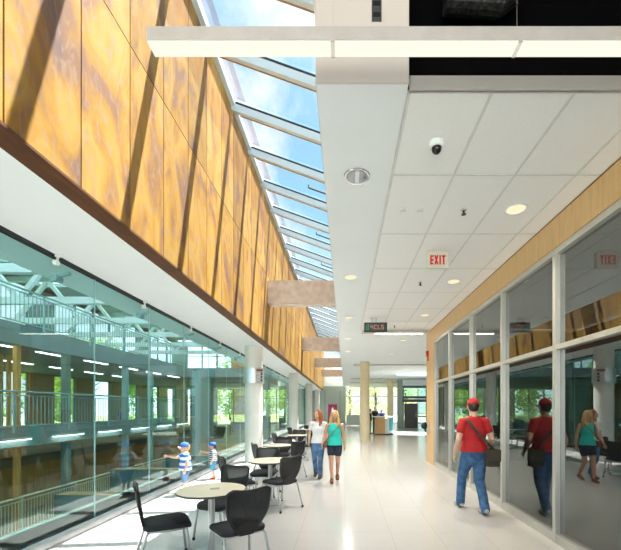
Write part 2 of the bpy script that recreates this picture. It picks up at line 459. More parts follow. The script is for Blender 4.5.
# copper clad wall: two rows of panels on a dark backing, slanted dark drip trim below
def copper_wall():
    mb = MB(); gap = .008; seam = 5.78
    ys = []; y = 2.6 - .765*8
    while y < YE: ys.append(y); y += .765
    for a in ys:
        b = min(a+.765, YE)
        for z0, z1 in ((3.685, seam), (seam, COPTOP)):
            mb.mi = 0
            mb.box(XC-.03, XC, a+gap, b-gap, z0+gap, z1-gap)
    mb.mi = 1; mb.box(XC-.06, XC-.028, ys[0], YE, 3.67, COPTOP)
    return mb
struct(copper_wall().build('wall_left', [M['copper'], M['copper_back']]))
tp = [(XC+.006, Y0, 3.69), (XC+.006, Y0, 3.665), (-2.525, Y0, SOF-.002), (-2.56, Y0, SOF+.05), (-2.56, Y0, 3.69)]
struct(MB().prism(tp, (0, YE-Y0, 0)).build('trim_copper_edge', M['copper_trim']))
struct(MB().box(-2.95, XC-.06, Y0-.5, YE, SOF+.1, COPTOP+.25).build('wall_left_core', M['white']))
struct(MB().box(-2.66, XC+.03, YE, YE+.2, SOF-.05, COPTOP).build('wall_left_end', M['copper_trim']))

# ------------------------------------------------------------------ skylight over the copper wall
SKX0, SKX1 = XC-.02, -.41
def skz(x): return COPTOP + .06 - .36*(x - XC)
sk = struct(empty('window_skylight'))
RAF = []
y = 7.835 - 1.335*8
while y < YE: RAF.append(y); y += 1.335
for y in RAF:
    mb = MB()
    mb.bar((SKX0, y, skz(SKX0)-.07), (SKX1, y, skz(SKX1)-.07), .085, .19)
    mb.build('rafter', M['frame_blue'], sk)
    mb = MB(); mb.bar((SKX0+.1, y-.048, skz(SKX0+.1)+.01), (SKX1, y-.048, skz(SKX1)+.01), .010, .035)
    mb.build('gasket', M['gasket'], sk)
    mb = MB(); mb.bar((SKX0+.2, y+.054, skz(SKX0+.2)-.155), (SKX1, y+.054, skz(SKX1)-.155), .022, .05)
    mb.build('glazing_bar', M['bronze'], sk)
mb = MB()
mb.bar((SKX0+.05, Y0, skz(SKX0+.05)), (SKX0+.05, YE, skz(SKX0+.05)), .12, .16)
mb.build('eaves_frame', M['frame_blue'], sk)
for a, b in zip(RAF, RAF[1:]):
    mb = MB(); zf = .06
    mb.prism([(SKX0+.1, a+.06, skz(SKX0+.1)+zf), (SKX0+.34, a+.06, skz(SKX0+.34)+zf), (SKX0+.34, b-.06, skz(SKX0+.34)+zf), (SKX0+.1, b-.06, skz(SKX0+.1)+zf)], (0,0,.012))
    mb.build('frit_band', M['frit'], sk)
    mb = MB()
    mb.prism([(SKX0+.34, a+.06, skz(SKX0+.34)+zf), (SKX1, a+.06, skz(SKX1)+zf), (SKX1, b-.06, skz(SKX1)+zf), (SKX0+.34, b-.06, skz(SKX0+.34)+zf)], (0,0,.012))
    mb.build('pane', M['sky_glass'], sk)
for i in range(9, len(RAF)-1, 2):
    yy = RAF[i]+.78
    mb = MB(); mb.tube([(-1.0, yy, skz(-1.0)-.02), (SKX1, yy, skz(SKX1)-.02)], .022, 8); mb.tube([(-1.0, yy, skz(-1.0)+.06), (-1.0, yy, skz(-1.0)-.03)], .014, 6)
    mb.build('vent_actuator', M['gasket'], sk)
struct(MB().box(-2.6, .3, YE, YE+.15, SOF, 8.6).build('wall_skylight_end', M['white']))

# ------------------------------------------------------------------ concrete cross beams and round columns
for i, y in enumerate((11.45, 20.7, 29.2, 38.0)):
    b = MB().box(XC-.04, -.20, y, y+.42, 4.95, 5.68).build('concrete_beam', M['concrete'], bevel=.012)
    names = ['nearest bare concrete crossbeam under the skylight beside the copper wall', 'second bare concrete crossbeam back under the skylight', 'third concrete crossbeam back, just below the second one in view', 'farthest concrete crossbeam at the end of the skylight']
    tag(b, names[i], 'beam', 'concrete crossbeams')
COLY = (11.35, 20.1, 28.6, 37.0)
cl = ['nearest round white column with a steel sign band around it', 'second round white column along the glass wall', 'third round white column along the glass wall', 'farthest round white column by the grey end wall']
for i, y in enumerate(COLY):
    mb = MB(); mb.lathe([(0, 0), (.27, 0), (.27, SOF+.04), (0, SOF+.04)], (-2.85, y, 0), 40)
    o = smooth_angle(mb.build('round_column', M['column'])); tag(o, cl[i], 'column', 'round columns along the glass wall')
# steel sign band on the nearest column
sb = tag(empty('column_sign_band', (-2.85, COLY[0], 2.42)), 'curved steel sign band with dark square symbols wrapped around nearest white column', 'sign')
mb = MB(); mb.lathe([(.272, 0), (.315, 0), (.315, .46), (.272, .46)], n=40); smooth_angle(mb.build('band', M['steel'], sb))
def curved_plate(mb, a0, a1, z0, z1, r0=.3155, r1=.319, n=5):
    for k in range(n):
        p, q = a0+(a1-a0)*k/n, a0+(a1-a0)*(k+1)/n
        v = lambda a, r, z: (r*math.cos(a), r*math.sin(a), z)
        mb.prism([v(p,r1,z0), v(q,r1,z0), v(q,r1,z1), v(p,r1,z1)], (Vector(v(p,r0,z0))-Vector(v(p,r1,z0))))
for k, z in enumerate((.05, .15, .25)):
    mb = MB(); curved_plate(mb, -.62, -.40, z, z+.07); mb.build('symbol', M['edge'], sb)
    mb = MB(); curved_plate(mb, -1.0, -.68, z+.015, z+.05); mb.build('lettering', M['white'], sb)
mb = MB(); curved_plate(mb, -1.1, -.35, .36, .42, n=8); mb.build('heading', M['leather'], sb)

# ------------------------------------------------------------------ left glass wall
lg = struct(empty('window_1'))
jy = [5.26 + 1.46*k for k in range(-6, 26)]
for a, b in zip(jy, jy[1:]):
    MB().box(XG-.006, XG+.006, a+.006, b-.006, .05, SOF).build('pane', M['left_glass'], lg)
for a in jy:
    MB().box(XG-.008, XG+.008, a-.005, a+.005, .05, SOF).build('joint', M['joint'], lg)
MB().box(XG-.03, XG+.03, Y0, YE, SOF-.045, SOF).build('head_channel', M['gasket'], lg)
MB().box(XG-.02, XG+.02, Y0, YE, .035, .065).build('sill_channel', M['gasket'], lg)
for k in range(-3, 14):
    yy = 4.52 + 1.97*k
    mb = MB(); mb.box(XG+.01, XG+.12, yy-.02, yy+.02, SOF-.03, SOF-.005); mb.tube([(XG+.01, yy, SOF-.10), (XG+.055, yy, SOF-.10)], .035, 10); mb.bar((XG+.04, yy, SOF-.10), (XG+.06, yy, SOF-.01), .02)
    mb.build('glass_clip', M['white_steel'], lg)
    mb = MB(); mb.bar((XG-.02, yy+.3, SOF-.12), (XG-.22, yy+.3, SOF-.17), .04); mb.tube([(XG-.2, yy+.24, SOF-.19), (XG-.2, yy+.36, SOF-.19)], .05, 8)
    mb.build('sprinkler_bracket', M['teal_steel'], lg)
# rounded grey kerb under the glass
kp = [(XG-.02, Y0, 0), (-3.47, Y0, 0), (-3.455, Y0, .03), (-3.475, Y0, .07), (-3.52, Y0, .085), (XG-.02, Y0, .06)]
struct(smooth_angle(MB().prism(kp, (0, YE-Y0, 0)).build('baseboard_left', simple('grey_kerb', (.46,.47,.48), .45)), 50))
struct(MB().box(XG-.75, XG-.02, Y0, YE, -.4, .0).build('floor_ledge', simple('pale_teal_ledge', (.50, .76, .76), .5)))

# ------------------------------------------------------------------ right shopfront
rg = struct(empty('window_2'))
my = [4.45 + 1.5*k for k in range(-5, 5)]
TR = 2.39
for a in my:
    MB().box(XW-.02, XW+.10, a-.03, a+.03, 0, 3.56).build('mullion', M['alu'], rg)
    MB().box(XW+.02, XW+.09, a+.03, a+.055, .12, 3.52).build('glazing_gasket', M['gasket'], rg)
for a, b in zip(my, my[1:]):
    for z0, z1, nm in ((.10, TR-.025, 'pane'), (TR+.025, 3.53, 'pane')):
        MB().box(XW+.04, XW+.052, a+.03, b-.03, z0, z1).build(nm, M['right_glass'], rg)
MB().box(XW-.012, XW+.09, my[0], my[-1], TR-.03, TR+.03).build('transom', M['alu'], rg)
MB().box(XW-.015, XW+.10, my[0], my[-1], 3.525, 3.60).build('head_frame', M['alu'], rg)
MB().box(XW-.01, XW+.10, my[0], my[-1], 0, .115).build('sill', M['alu'], rg)
# maple fascia boards and the end pier
mb = MB()
for a, b in zip(my, my[1:]): mb.box(XW-.03, XW+.12, a+.003, b-.003, 3.60, CEIL-.006)
struct(mb.build('wall_right', M['maple']))
struct(MB().box(XW-.03, XW+.24, my[-1], my[-1]+.9, 0, CEIL).build('wall_right_pier', M['maple']))
struct(MB().box(XW-.035, XW+.12, my[0], my[-1]+.9, CEIL-.012, CEIL-.002).build('trim_fascia_top', M['copper_trim']))
# dim room behind
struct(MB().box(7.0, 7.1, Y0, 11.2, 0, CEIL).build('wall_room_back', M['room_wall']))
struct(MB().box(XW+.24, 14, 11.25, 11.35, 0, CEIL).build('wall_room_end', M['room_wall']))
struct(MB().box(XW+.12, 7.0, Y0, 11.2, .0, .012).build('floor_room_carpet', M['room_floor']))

# ------------------------------------------------------------------ lobby
for (x, y, r, nm) in ((1.0, 18.3, .235, 'tan round column standing free at the end of the hall'), (3.62, 29.0, .24, 'paler round column standing behind the reception desk')):
    mb = MB(); mb.lathe([(0,0),(r,0),(r,CEIL),(0,CEIL)], (x,y,0), 36); tag(smooth_angle(mb.build('round_column', M['column_tan'])), nm, 'column', 'lobby columns')
# back window wall
bw = struct(empty('window_3'))
WY = 39.0
xs = [.1 + 1.55*i for i in range(9)]
for x in xs: MB().box(x-.035, x+.035, WY, WY+.12, 0, CEIL).build('mullion', M['alu'], bw)
for z in (0.05, 1.0, 2.9, CEIL-.06): MB().box(xs[0], xs[-1], WY, WY+.10, z-.03, z+.03).build('transom', M['alu'], bw)
for a, b in zip(xs, xs[1:]): MB().box(a+.035, b-.035, WY+.05, WY+.062, .08, CEIL).build('pane', M['clear_glass'], bw)
struct(MB().box(13.9, 14.1, 11.35, 44, 0, CEIL).build('wall_lobby_right', M['white']))
# grey end wall with magenta door
struct(MB().box(-3.7, .05, 40.0, 40.2, 0, SOF+.5).build('wall_back', M['greywall']))
for x in (-2.2, -.55): struct(MB().box(x-.02, x+.02, 39.985, 40.0, 0, SOF).build('trim_wall_joint', M['edge']))
d1 = tag(empty('magenta_door', (-1.37, 39.93, 0)), 'magenta door with a white symbol in the grey end wall', 'door')
MB().box(-.50, .50, 0, .05, 0, 2.05).build('door_leaf', M['magenta'], d1)
MB().box(-.58, -.50, -.01, .06, 0, 2.1).box(.50, .58, -.01, .06, 0, 2.1).box(-.58, .58, -.01, .06, 2.05, 2.12).build('door_frame', M['greywall'], d1)
MB().box(-.11, .11, -.012, -.002, 1.35, 1.62).box(-.05, .05, -.012, -.002, 1.64, 1.74).build('door_symbol', M['white'], d1)
MB().tube([(.38, -.05, .95), (.38, -.05, 1.1)], .015, 8).build('door_handle', M['steel'], d1)
# frosted panels in front of the windows
for i, x in enumerate((.75,)):
    p = tag(empty('frosted_screen', (x, 33.5, 0)), 'pale blue frosted glass screen below the bright lobby windows', 'screen')
    MB().box(-.6, .6, 0, .05, .08, 1.02).build('panel', M['frost'], p)
    for sx in (-.6, .6): MB().box(sx-.02, sx+.02, -.01, .06, 0, 1.05).build('post', M['alu'], p)
# door set on the right of the lobby
PY = 30.0
dw = struct(empty('door_1'))
MB().box(4.9, 6.0, PY, PY+.06, 0, 2.02).build('door_leaf', M['door_grey'], dw)
MB().tube([(5.85, PY-.05, .9), (5.85, PY-.05, 1.25)], .018, 8).build('door_handle', M['steel'], dw)
MB().box(4.72, 9.5, PY-.25, PY+.1, 2.14, 2.38).build('canopy', M['door_grey'], dw)
MB().box(4.72, 9.5, PY-.02, PY+.1, 2.42, 2.62).build('transom', M['dark_teal'], dw)
MB().box(4.72, 9.5, PY-.02, PY+.1, 3.30, 3.5).build('head', M['dark_teal'], dw)
for x in (4.8, 6.75, 8.2): MB().box(x-.06, x+.06, PY-.02, PY+.1, 0, 3.5).build('mullion', M['dark_teal'], dw)
MB().box(6.06, 9.5, PY-.02, PY+.08, .9, 1.02).build('push_rail', M['dark_teal'], dw)
MB().box(4.86, 9.5, PY+.03, PY+.042, 2.62, 3.3).box(6.06, 9.5, PY+.03, PY+.042, .05, 2.14).build('pane', M['left_glass'], dw)
struct(MB().box(4.35, 4.75, PY-.1, PY+.3, 0, CEIL).build('wall_lobby_pier', M['greywall']))
struct(MB().box(4.72, 9.5, PY, PY+.1, 3.5, CEIL).build('wall_lobby_head', M['white']))
# reception desk
dk = tag(empty('reception_desk', (2.35, 22.3, 0)), 'reception desk with maple end panel and pale blue glass front', 'desk')
MB().box(-.52, .10, 0, .06, .06, 1.08).build('end_panel', M['maple'], dk)
mb = MB()
pts = [(.10 + .62*math.sin(t), .9 - .88*math.cos(t)) for t in [i*PI/2/10 for i in range(11)]] + [(.72, 2.2)]
for (a, b), (c, d) in zip(pts, pts[1:]):
    mb.prism([(a,b,.06), (c,d,.06), (c,d,1.0), (a,b,1.0)], ((-.03, .03, 0)))
smooth_angle(mb.build('curved_front', M['frost'], dk), 50)
mb = MB()
for (a, b), (c, d) in zip(pts[3:], pts[4:]): mb.prism([(a+.02,b-.02,.25), (c+.02,d-.02,.25), (c+.02,d-.02,1.02), (a+.02,b-.02,1.02)], ((-.012,.012,0)))
smooth_angle(mb.build('glass_front', simple('teal_glass_panel', (.10,.42,.46), .15), dk), 50)
MB().prism([(p[0]+.02, p[1]-.02, 1.06) for p in pts] + [(-.52, 2.2, 1.06), (-.52, 0, 1.06)], (0,0,.04)).build('desk_top', M['white'], dk)
MB().box(-.48, .66, .12, 2.15, 0, .07).build('plinth', M['edge'], dk)

# ------------------------------------------------------------------ ceiling fixtures
# near linear pendant
lp = tag(empty('linear_pendant_light', (1.55, 2.20, 3.87)), 'long grey linear pendant light with glowing underside crossing the top of the view', 'light')
MB().box(-2.756, 2.0, 0, .10, .012, .095).build('housing', M['lamp_body'], lp, bevel=.002)
MB().box(-2.75, 2.0, .004, .096, 0, .013).build('diffuser', M['lamp'], lp)
for x in (-1.625, -.484):
    MB().tube([(x, .05, .095), (x, .05, 2.52)], .0015, 6).build('suspension_cable', M['steel'], lp)
    MB().box(x-.012, x+.012, -.002, .102, .0, .014).build('bracket', M['lamp_body'], lp)
# far linear fixture
lf = tag(empty('linear_ceiling_light', (1.475, 10.6, 3.82)), 'far linear ceiling light crossing hall behind the hanging display', 'light')
MB().box(-.985, .965, 0, .11, .012, .11).build('housing', M['lamp_body'], lf)
MB().box(-.60, .80, .008, .102, 0, .013).build('diffuser', M['lamp_far'], lf)
for x in (-.5, .5): MB().tube([(x, .05, .11), (x, .05, .15)], .02, 8).build('stem', M['steel'], lf)
# hanging LED display
ld = tag(empty('led_display', (.785, 9.3, 3.60)), 'hanging black LED display with blurred red and green characters under ceiling', 'sign')
MB().box(-.295, .295, 0, .08, 0, .245).build('housing', M['black_plastic'], ld, bevel=.008)
MB().box(-.262, .262, -.004, 0.002, .03, .215).build('screen', simple('dark_green_screen', (.04,.10,.085), .25), ld)
mb = MB(); segs = random.Random(3)
def seg_char(mb, x, w, z0, z1, pat):
    zm = (z0+z1)/2; t = .012
    S = {'a':(x,x+w,z1-t,z1),'d':(x,x+w,z0,z0+t),'g':(x,x+w,zm-t/2,zm+t/2),'b':(x+w-t,x+w,zm,z1),'c':(x+w-t,x+w,z0,zm),'f':(x,x+t,zm,z1),'e':(x,x+t,z0,zm)}
    for ch in pat:
        a = S[ch]; mb.box(a[0], a[1], -.008, -.003, a[2], a[3])
for i, (x, pat) in enumerate(((-.13,'bfgc'),(-.035,'aefd'),(.055,'fed'),(.145,'afgcd'))):
    mb = MB(); seg_char(mb, x, .065, .07, .175, pat); mb.build('red_character', M['led_red'], ld)
mb = MB(); seg_char(mb, -.235, .06, .055, .19, 'abcdefg'); mb.build('green_emblem', M['led_green'], ld)
for x in (-.09, .02): MB().tube([(x, .04, .245), (x, .04, .37)], .012, 8).build('hanger', M['steel'], ld)
MB().box(-.14, .07, .0, .08, .355, .37).build('ceiling_plate', M['white'], ld)
# EXIT sign
ex = tag(empty('exit_sign', (1.37, 5.35, 3.715)), 'pale ceiling mounted box sign with red EXIT letters', 'sign')
MB().box(-.16, .16, 0, .06, 0, .235).build('housing', M['exit_body'], ex, bevel=.006)
MB().box(-.08, .08, .005, .055, .235, .255).build('canopy', M['exit_body'], ex)
lt = MB(); h0, h1 = .05, .185; t = .022; w = .05; yy0, yy1 = -.006, .001
x = -.115
lt.box(x, x+t, yy0, yy1, h0, h1).box(x+t-.002, x+w, yy0, yy1, h1-t, h1).box(x+t-.002, x+w, yy0, yy1, (h0+h1-t)/2, (h0+h1+t)/2).box(x+t-.002, x+w-.006, yy0, yy1, h0, h0+t).build('letter_e', M['exit_red'], ex)
x = -.055
lt = MB()
for a, b in ((x, x+w-.01), (x+w-.01, x)):
    lt.prism([(a-.0, yy0, h0), (a+t, yy0, h0), (b+t, yy0, h1), (b, yy0, h1)], (0, yy1-yy0, 0))
lt.build('letter_x', M['exit_red'], ex)
MB().box(.020, .020+t, yy0, yy1, h0, h1).build('letter_i', M['exit_red'], ex)
MB().box(.054, .112, yy0, yy1, h1-t, h1).box(.072, .094, yy0, yy1, h0, h1-t+.001).build('letter_t', M['exit_red'], ex)

# downlights
def downlight(x, y, label, lit=True, r=.12, watt=45):
    d = tag(empty('downlight', (x, y, CEIL-.012)), label, 'light', 'round recessed downlights')
    mb = MB(); mb.lathe([(r, .012), (r+.012, .006), (r+.006, 0), (r-.012, .002), (r-.02, .011)], n=28); smooth_angle(mb.build('trim_ring', M['chrome'] if not lit else M['white'], d))
    if lit:
        mb = MB(); mb.lathe([(0, .004), (r-.014, .006), (r-.014, .0108), (0, .0108)], n=28); mb.build('lens', M['downlight'], d)
        l = bpy.data.lights.new('downlight_lamp', 'SPOT'); l.energy = watt*4.4; l.color = (1, .97, .94) if x < 1 else (1, .89, .72); l.spot_size = 2.7 if x < 1 else 2.1; l.spot_blend = 1.; l.shadow_soft_size = .08
        lo = bpy.data.objects.new('downlight_lamp', l); COL.objects.link(lo); lo.parent = d; lo.location = (0,0,-.03)
    else:
        mb = MB(); mb.lathe([(r-.012, .0), (r-.03, .006), (r-.06, .009), (0, .0095)], n=28); smooth_angle(mb.build('reflector', simple('shaded_chrome_reflector', (.34,.37,.40), .2, metal=1.), d))
        MB().box(-.02, .02, -r+.03, r-.03, -.002, .006).build('baffle', M['steel'], d)
downlight(.12, 3.63, 'unlit chrome downlight, nearest one in the white bulkhead', False)
for i, y in enumerate((6.43, 9.3, 12.1, 14.9)):
    downlight(.10, y, ['lit downlight second along the white bulkhead', 'lit downlight third along the white bulkhead', 'lit downlight fourth along the white bulkhead', 'lit downlight farthest along the white bulkhead'][i], watt=78)
for i, y in enumerate((4.23, 6.65, 9.06)):
    downlight(1.99, y, ['largest lit downlight among the ceiling tiles, near the maple fascia', 'middle lit downlight among ceiling tiles, right of the EXIT sign', 'small far lit downlight among the ceiling tiles by the fascia'][i], watt=40)
k = 0
for x in (1.99, 4.2, 6.6):
    for y in (12.4, 15.6, 19.0):
        if (x, y) == (6.6, 12.4): continue
        downlight(x, y, 'lit downlight in the plain white lobby ceiling', watt=25)
# sprinklers, camera, plates
for i, y in enumerate((4.25, 6.7, 10.2)):
    s_ = tag(empty('sprinkler_head', (1.39, y, CEIL)), ['nearest dark sprinkler head in a ceiling tile', 'dark sprinkler head in a tile left of the middle downlight', 'farthest dark sprinkler head beside the hanging display'][i], 'sprinkler', 'ceiling sprinklers')
    MB().lathe([(0,.002),(.038,.002),(.034,-.008),(0,-.010)], n=18).build('escutcheon', M['steel'], s_)
    MB().lathe([(0,-.008),(.014,-.01),(.012,-.045),(.028,-.05),(.028,-.056),(0,-.056)], n=14).build('deflector', M['black_plastic'], s_)
cm = tag(empty('security_camera', (.80, 3.17, CEIL)), 'white dome security camera with black lens on ceiling tile', 'camera')
mb = MB(); mb.lathe([(0,0),(.062,0),(.064,-.02),(.055,-.045),(.046,-.05),(0,-.05)], n=28); smooth_angle(mb.build('base', M['white'], cm))
MB().ell((0,0,-.05), (.044,.044,.052), 20, 12).build('dome', M['dark_lens'], cm, smooth=True)
for i, (x, y) in enumerate(((.68, 4.25), (.885, 4.25))):
    p = tag(empty('ceiling_plate', (x, y, CEIL)), ['left small square white cover plate on the ceiling tile', 'right small square white cover plate on the ceiling tile'][i], 'plate', 'ceiling cover plates')
    MB().box(-.035,.035,-.03,.03,-.008,.006).build('cover', M['grid'], p, bevel=.003)
    MB().ell((0,0,-.008), (.008,.008,.003), 8, 6).build('screw', M['steel'], p)
# slot vent on the bulkhead end
sv = tag(empty('slot_vent', (.225, 2.585, 4.40)), 'dark vertical slot grille on the beige bulkhead end', 'vent')
MB().box(-.035, .035, -.006, 0, 0, .6).build('frame', M['edge'], sv)
for i in range(7): MB().box(-.025, .025, -.009, -.005, .03+.08*i, .06+.08*i).build('slat', M['black_plastic'], sv)
# duct in the void
dc = tag(MB().tube([(.76, 2.72, 4.74), (1.16, 2.72, 4.72), (1.33, 2.72, 4.8)], [.11, .12, .07], 18).build('flexible_duct', simple('dull_foil_duct', (.05,.05,.05), .45, metal=.7, var=.6, scale=30, bump=.8)), 'dull flexible duct in the dark void above the tiles', 'duct')
# fire alarm and wall device on the pier
fa = tag(empty('fire_alarm', (XW-.03, 11.1, 3.22)), 'red fire alarm strobe high on the maple pier', 'alarm')
MB().box(-.07, 0, -.06, .06, 0, .17).build('body', M['red'], fa, bevel=.006)
MB().box(-.085, -.07, -.03, .03, .02, .06).build('strobe', M['white'], fa)
MB().box(-.03, 0, -.045, .045, -.13, -.01).build('horn', M['red'], fa, bevel=.006)
wp = tag(empty('wall_telephone', (XW-.03, 11.1, .9)), 'black and silver wall telephone on the maple pier', 'telephone')
MB().box(-.05, 0, -.10, .10, 0, .34).build('backplate', M['phone_silver'], wp, bevel=.008)
MB().tube([(-.09, -.06, .04), (-.12, -.06, .09), (-.12, -.06, .26), (-.09, -.06, .31)], [.035, .024, .024, .035], 10).build('handset', M['black_plastic'], wp)
MB().ell((-.12, .03, .2), (.10,.08,.10)).build('cradle', M['black_plastic'], wp, smooth=True)
MB().tube([(-.1, -.06, .03), (-.1, -.06, -.1), (-.08, -.02, -.16), (-.05, .03, -.1), (-.04, .03, .02)], .007, 6).build('cord', M['phone_silver'], wp)

# ------------------------------------------------------------------ chairs and tables
def rounded_poly(w, d, r, n=6):
    P = []
    for cx, cy, a0 in ((w/2-r, d/2-r, 0), (-w/2+r, d/2-r, PI/2), (-w/2+r, -d/2+r, PI), (w/2-r, -d/2+r, 1.5*PI)):
        for k in range(n+1):
            a = a0 + PI/2*k/n; P.append((cx+r*math.cos(a), cy+r*math.sin(a)))
    return P
def make_chair():
    """front of the chair is +Y"""
    root = empty('mesh_back_chair')
    # seat cushion: layered rounded outlines
    mb = MB(); rings = []
    for z, sc, dz in ((.412, .90, 0), (.418, .975, 0), (.437, 1.0, 0), (.455, .985, 0), (.466, .93, 0), (.470, .75, 0)):
        P = rounded_poly(.47*sc, .46*sc, .10*sc)
        rings.append([mb.bm.verts.new((x, y+.01, z - (.03*max(0, (y-.12)/.11)**2 if y > .12 else 0) + .012*(1-(x/.235)**2)*(z>.45)*0)) for x, y in P])
    n = len(rings[0])
    for a, b in zip(rings, rings[1:]):
        for k in range(n): mb._f([a[k], a[(k+1)%n], b[(k+1)%n], b[k]])
    mb._f(list(reversed(rings[0]))); mb._f(rings[-1])
    mb.build('seat', M['seat'], root, smooth=True)
    # back: shield shape, narrow below, wide on top, curved round the sitter
    def half_w(t): return .065 + .130*math.sin(min(1, t/.62)*PI/2) + .030*t - .022*max(0, (t-.9)/.1)**3
    def P(u, t):
        w = half_w(t); x = u*w
        y = -.205 - .035*t - .055*t*t + .16*(x*x)*4*.5 + .02*math.sin(t*PI)*-1
        z = .415 + .437*t + .032*(u*u)*max(0, t-.7)/.3 - .03*max(0, abs(u)-.8)/.2*max(0, t-.9)/.1
        return Vector((x, y, z))
    NU, NT = 12, 14
    mb = MB()
    fr = [[mb.bm.verts.new(P(-1+2*i/NU, j/NT)+Vector((0,.004,0))) for i in range(NU+1)] for j in range(NT+1)]
    bk = [[mb.bm.verts.new(P(-1+2*i/NU, j/NT)-Vector((0,.004,0))) for i in range(NU+1)] for j in range(NT+1)]
    for j in range(NT):
        for i in range(NU):
            mb._f([fr[j][i], fr[j][i+1], fr[j+1][i+1], fr[j+1][i]]); mb._f([bk[j][i], bk[j+1][i], bk[j+1][i+1], bk[j][i+1]])
    back = mb.build('backrest', M['mesh'], root, smooth=True)
    rim = [P(-1, j/NT) for j in range(NT+1)] + [P(-1+2*i/NU, 1) for i in range(1, NU)] + [P(1, j/NT) for j in range(NT, -1, -1)] + [P(1-2*i/NU, 0) for i in range(1, NU)]
    mb = MB(); mb.tube(rim+[rim[0]], (.014), 8); mb.build('back_frame', M['black_plastic'], root, smooth=True)
    mb = MB()
    lowp = [[mb.bm.verts.new(P(-.98+1.96*i/NU, .32*j/5*(1-.45*abs(-1+2*i/NU)))-Vector((0,.012,0))) for i in range(NU+1)] for j in range(6)]
    for j in range(5):
        for i in range(NU): mb._f([lowp[j][i], lowp[j+1][i], lowp[j+1][i+1], lowp[j][i+1]])
    mb.build('lumbar_shell', M['black_plastic'], root, smooth=True)
    for sx in (-.06, .06): MB().bar((sx,-.10,.405), (sx,-.225,.47), .035, .014).build('back_support', M['black_plastic'], root)
    # silver frame
    mb = MB()
    for s in (-1, 1): mb.tube([(s*.205, .17, .402), (s*.205, -.17, .402)], .0125, 8)
    for y in (.17, -.17): mb.tube([(-.205, y, .402), (.205, y, .402)], .0125, 8)
    mb.build('seat_frame', M['chair_leg'], root, smooth=True)
    for s in (-1, 1):
        for pts in ([(s*.205,.17,.402),(s*.212,.185,.38),(s*.235,.225,.025)], [(s*.205,-.17,.402),(s*.212,-.185,.38),(s*.24,-.285,.025)]):
            mb = MB(); mb.tube(pts, .0135, 10); lg_ = mb.build('leg', M['chair_leg'], root, smooth=True)
            e = Vector(pts[-1]); mb = MB(); mb.tube([(e.x,e.y,.035),(e.x,e.y,0)], .0175, 10); mb.build('glide', M['black_plastic'], lg_)
    return root
def make_table():
    root = empty('round_table')
    mb = MB(); mb.lathe([(0,.708),(.358,.708),(.370,.714),(.373,.722),(.373,.732),(.371,.735)], n=48); smooth_angle(mb.build('edge_band', M['edge'], root))
    mb = MB(); mb.lathe([(.371,.733),(.369,.738),(0,.738)], n=48); smooth_angle(mb.build('tabletop', M['laminate'], root))
    mb = MB(); mb.lathe([(0,.02),(.036,.02),(.036,.69),(.09,.70),(.09,.708),(0,.708)], n=20); smooth_angle(mb.build('pedestal', M['chair_leg'], root))
    mb = MB(); mb.lathe([(0,0),(.25,0),(.255,.008),(.25,.014),(.12,.024),(.05,.034),(0,.034)], n=36); smooth_angle(mb.build('base', M['chair_leg'], root))
    return root
chair0 = make_chair(); table0 = make_table()
TABS = [(-1.50, 4.08, 'nearest round pale table, beside the children at the glass'), (-1.31, 6.35, 'second round pale table from the front'),
        (-1.66, 8.95, 'third round pale table from the front'), (-1.62, 12.2, 'fourth round pale table, just left of the red-haired woman'), (-1.62, 15.4, 'farthest round pale table in the row')]
ordn = ['nearest table', 'second table', 'third table', 'fourth table', 'farthest table']
used = [False, False]
def put_chair(x, y, face, label):
    c = copy_tree(chair0) if used[0] else chair0; used[0] = True
    c.location = (x, y, 0); c.rotation_euler = (0, 0, face - PI/2)
    tag(c, label, 'chair', 'black mesh chairs round the cafe tables')
D_ = math.radians
CH = [
  [(-1.91, 3.87, D_(30)), (-1.10, 3.72, D_(130)), (-1.59, 4.66, D_(-112))],
  [(-1.76, 6.00, D_(32)), (-1.08, 6.05, D_(141)), (-1.52, 6.85, D_(-92))],
  [(-1.76, 8.13, D_(30)), (-1.30, 8.66, D_(142)), (-1.66, 9.55, D_(-92))],
  [(-2.0, 11.55, D_(30)), (-1.28, 11.75, D_(148)), (-1.66, 12.75, D_(-92))],
  [(-2.0, 14.8, D_(30)), (-1.28, 14.9, D_(150)), (-1.62, 16.0, D_(-92))]]
for i, (x, y, lab) in enumerate(TABS):
    t = copy_tree(table0) if used[1] else table0; used[1] = True
    t.location = (x, y, 0); tag(t, lab, 'table', 'round cafe tables')
    for (cx, cy, f), side in zip(CH[i], ('black mesh chair on the window side of the %s, seen side on', 'black mesh chair on the aisle side of the %s, back to the viewer', 'black mesh chair behind the %s, facing the viewer')):
        put_chair(cx, cy, f, side % ordn[i])
for i, (x, y, lab) in enumerate(((-1.47, 4.10, 'small grey card on nearest table'), (-1.29, 6.37, 'small grey card on second table'))):
    o = MB().box(-.05, .05, -.035, .035, 0, .006).build('table_card', M['paper'], bevel=.001); o.location = (x, y, .738); o.rotation_euler = (0,0,.3)
    tag(o, lab, 'card', 'grey cards on tables')

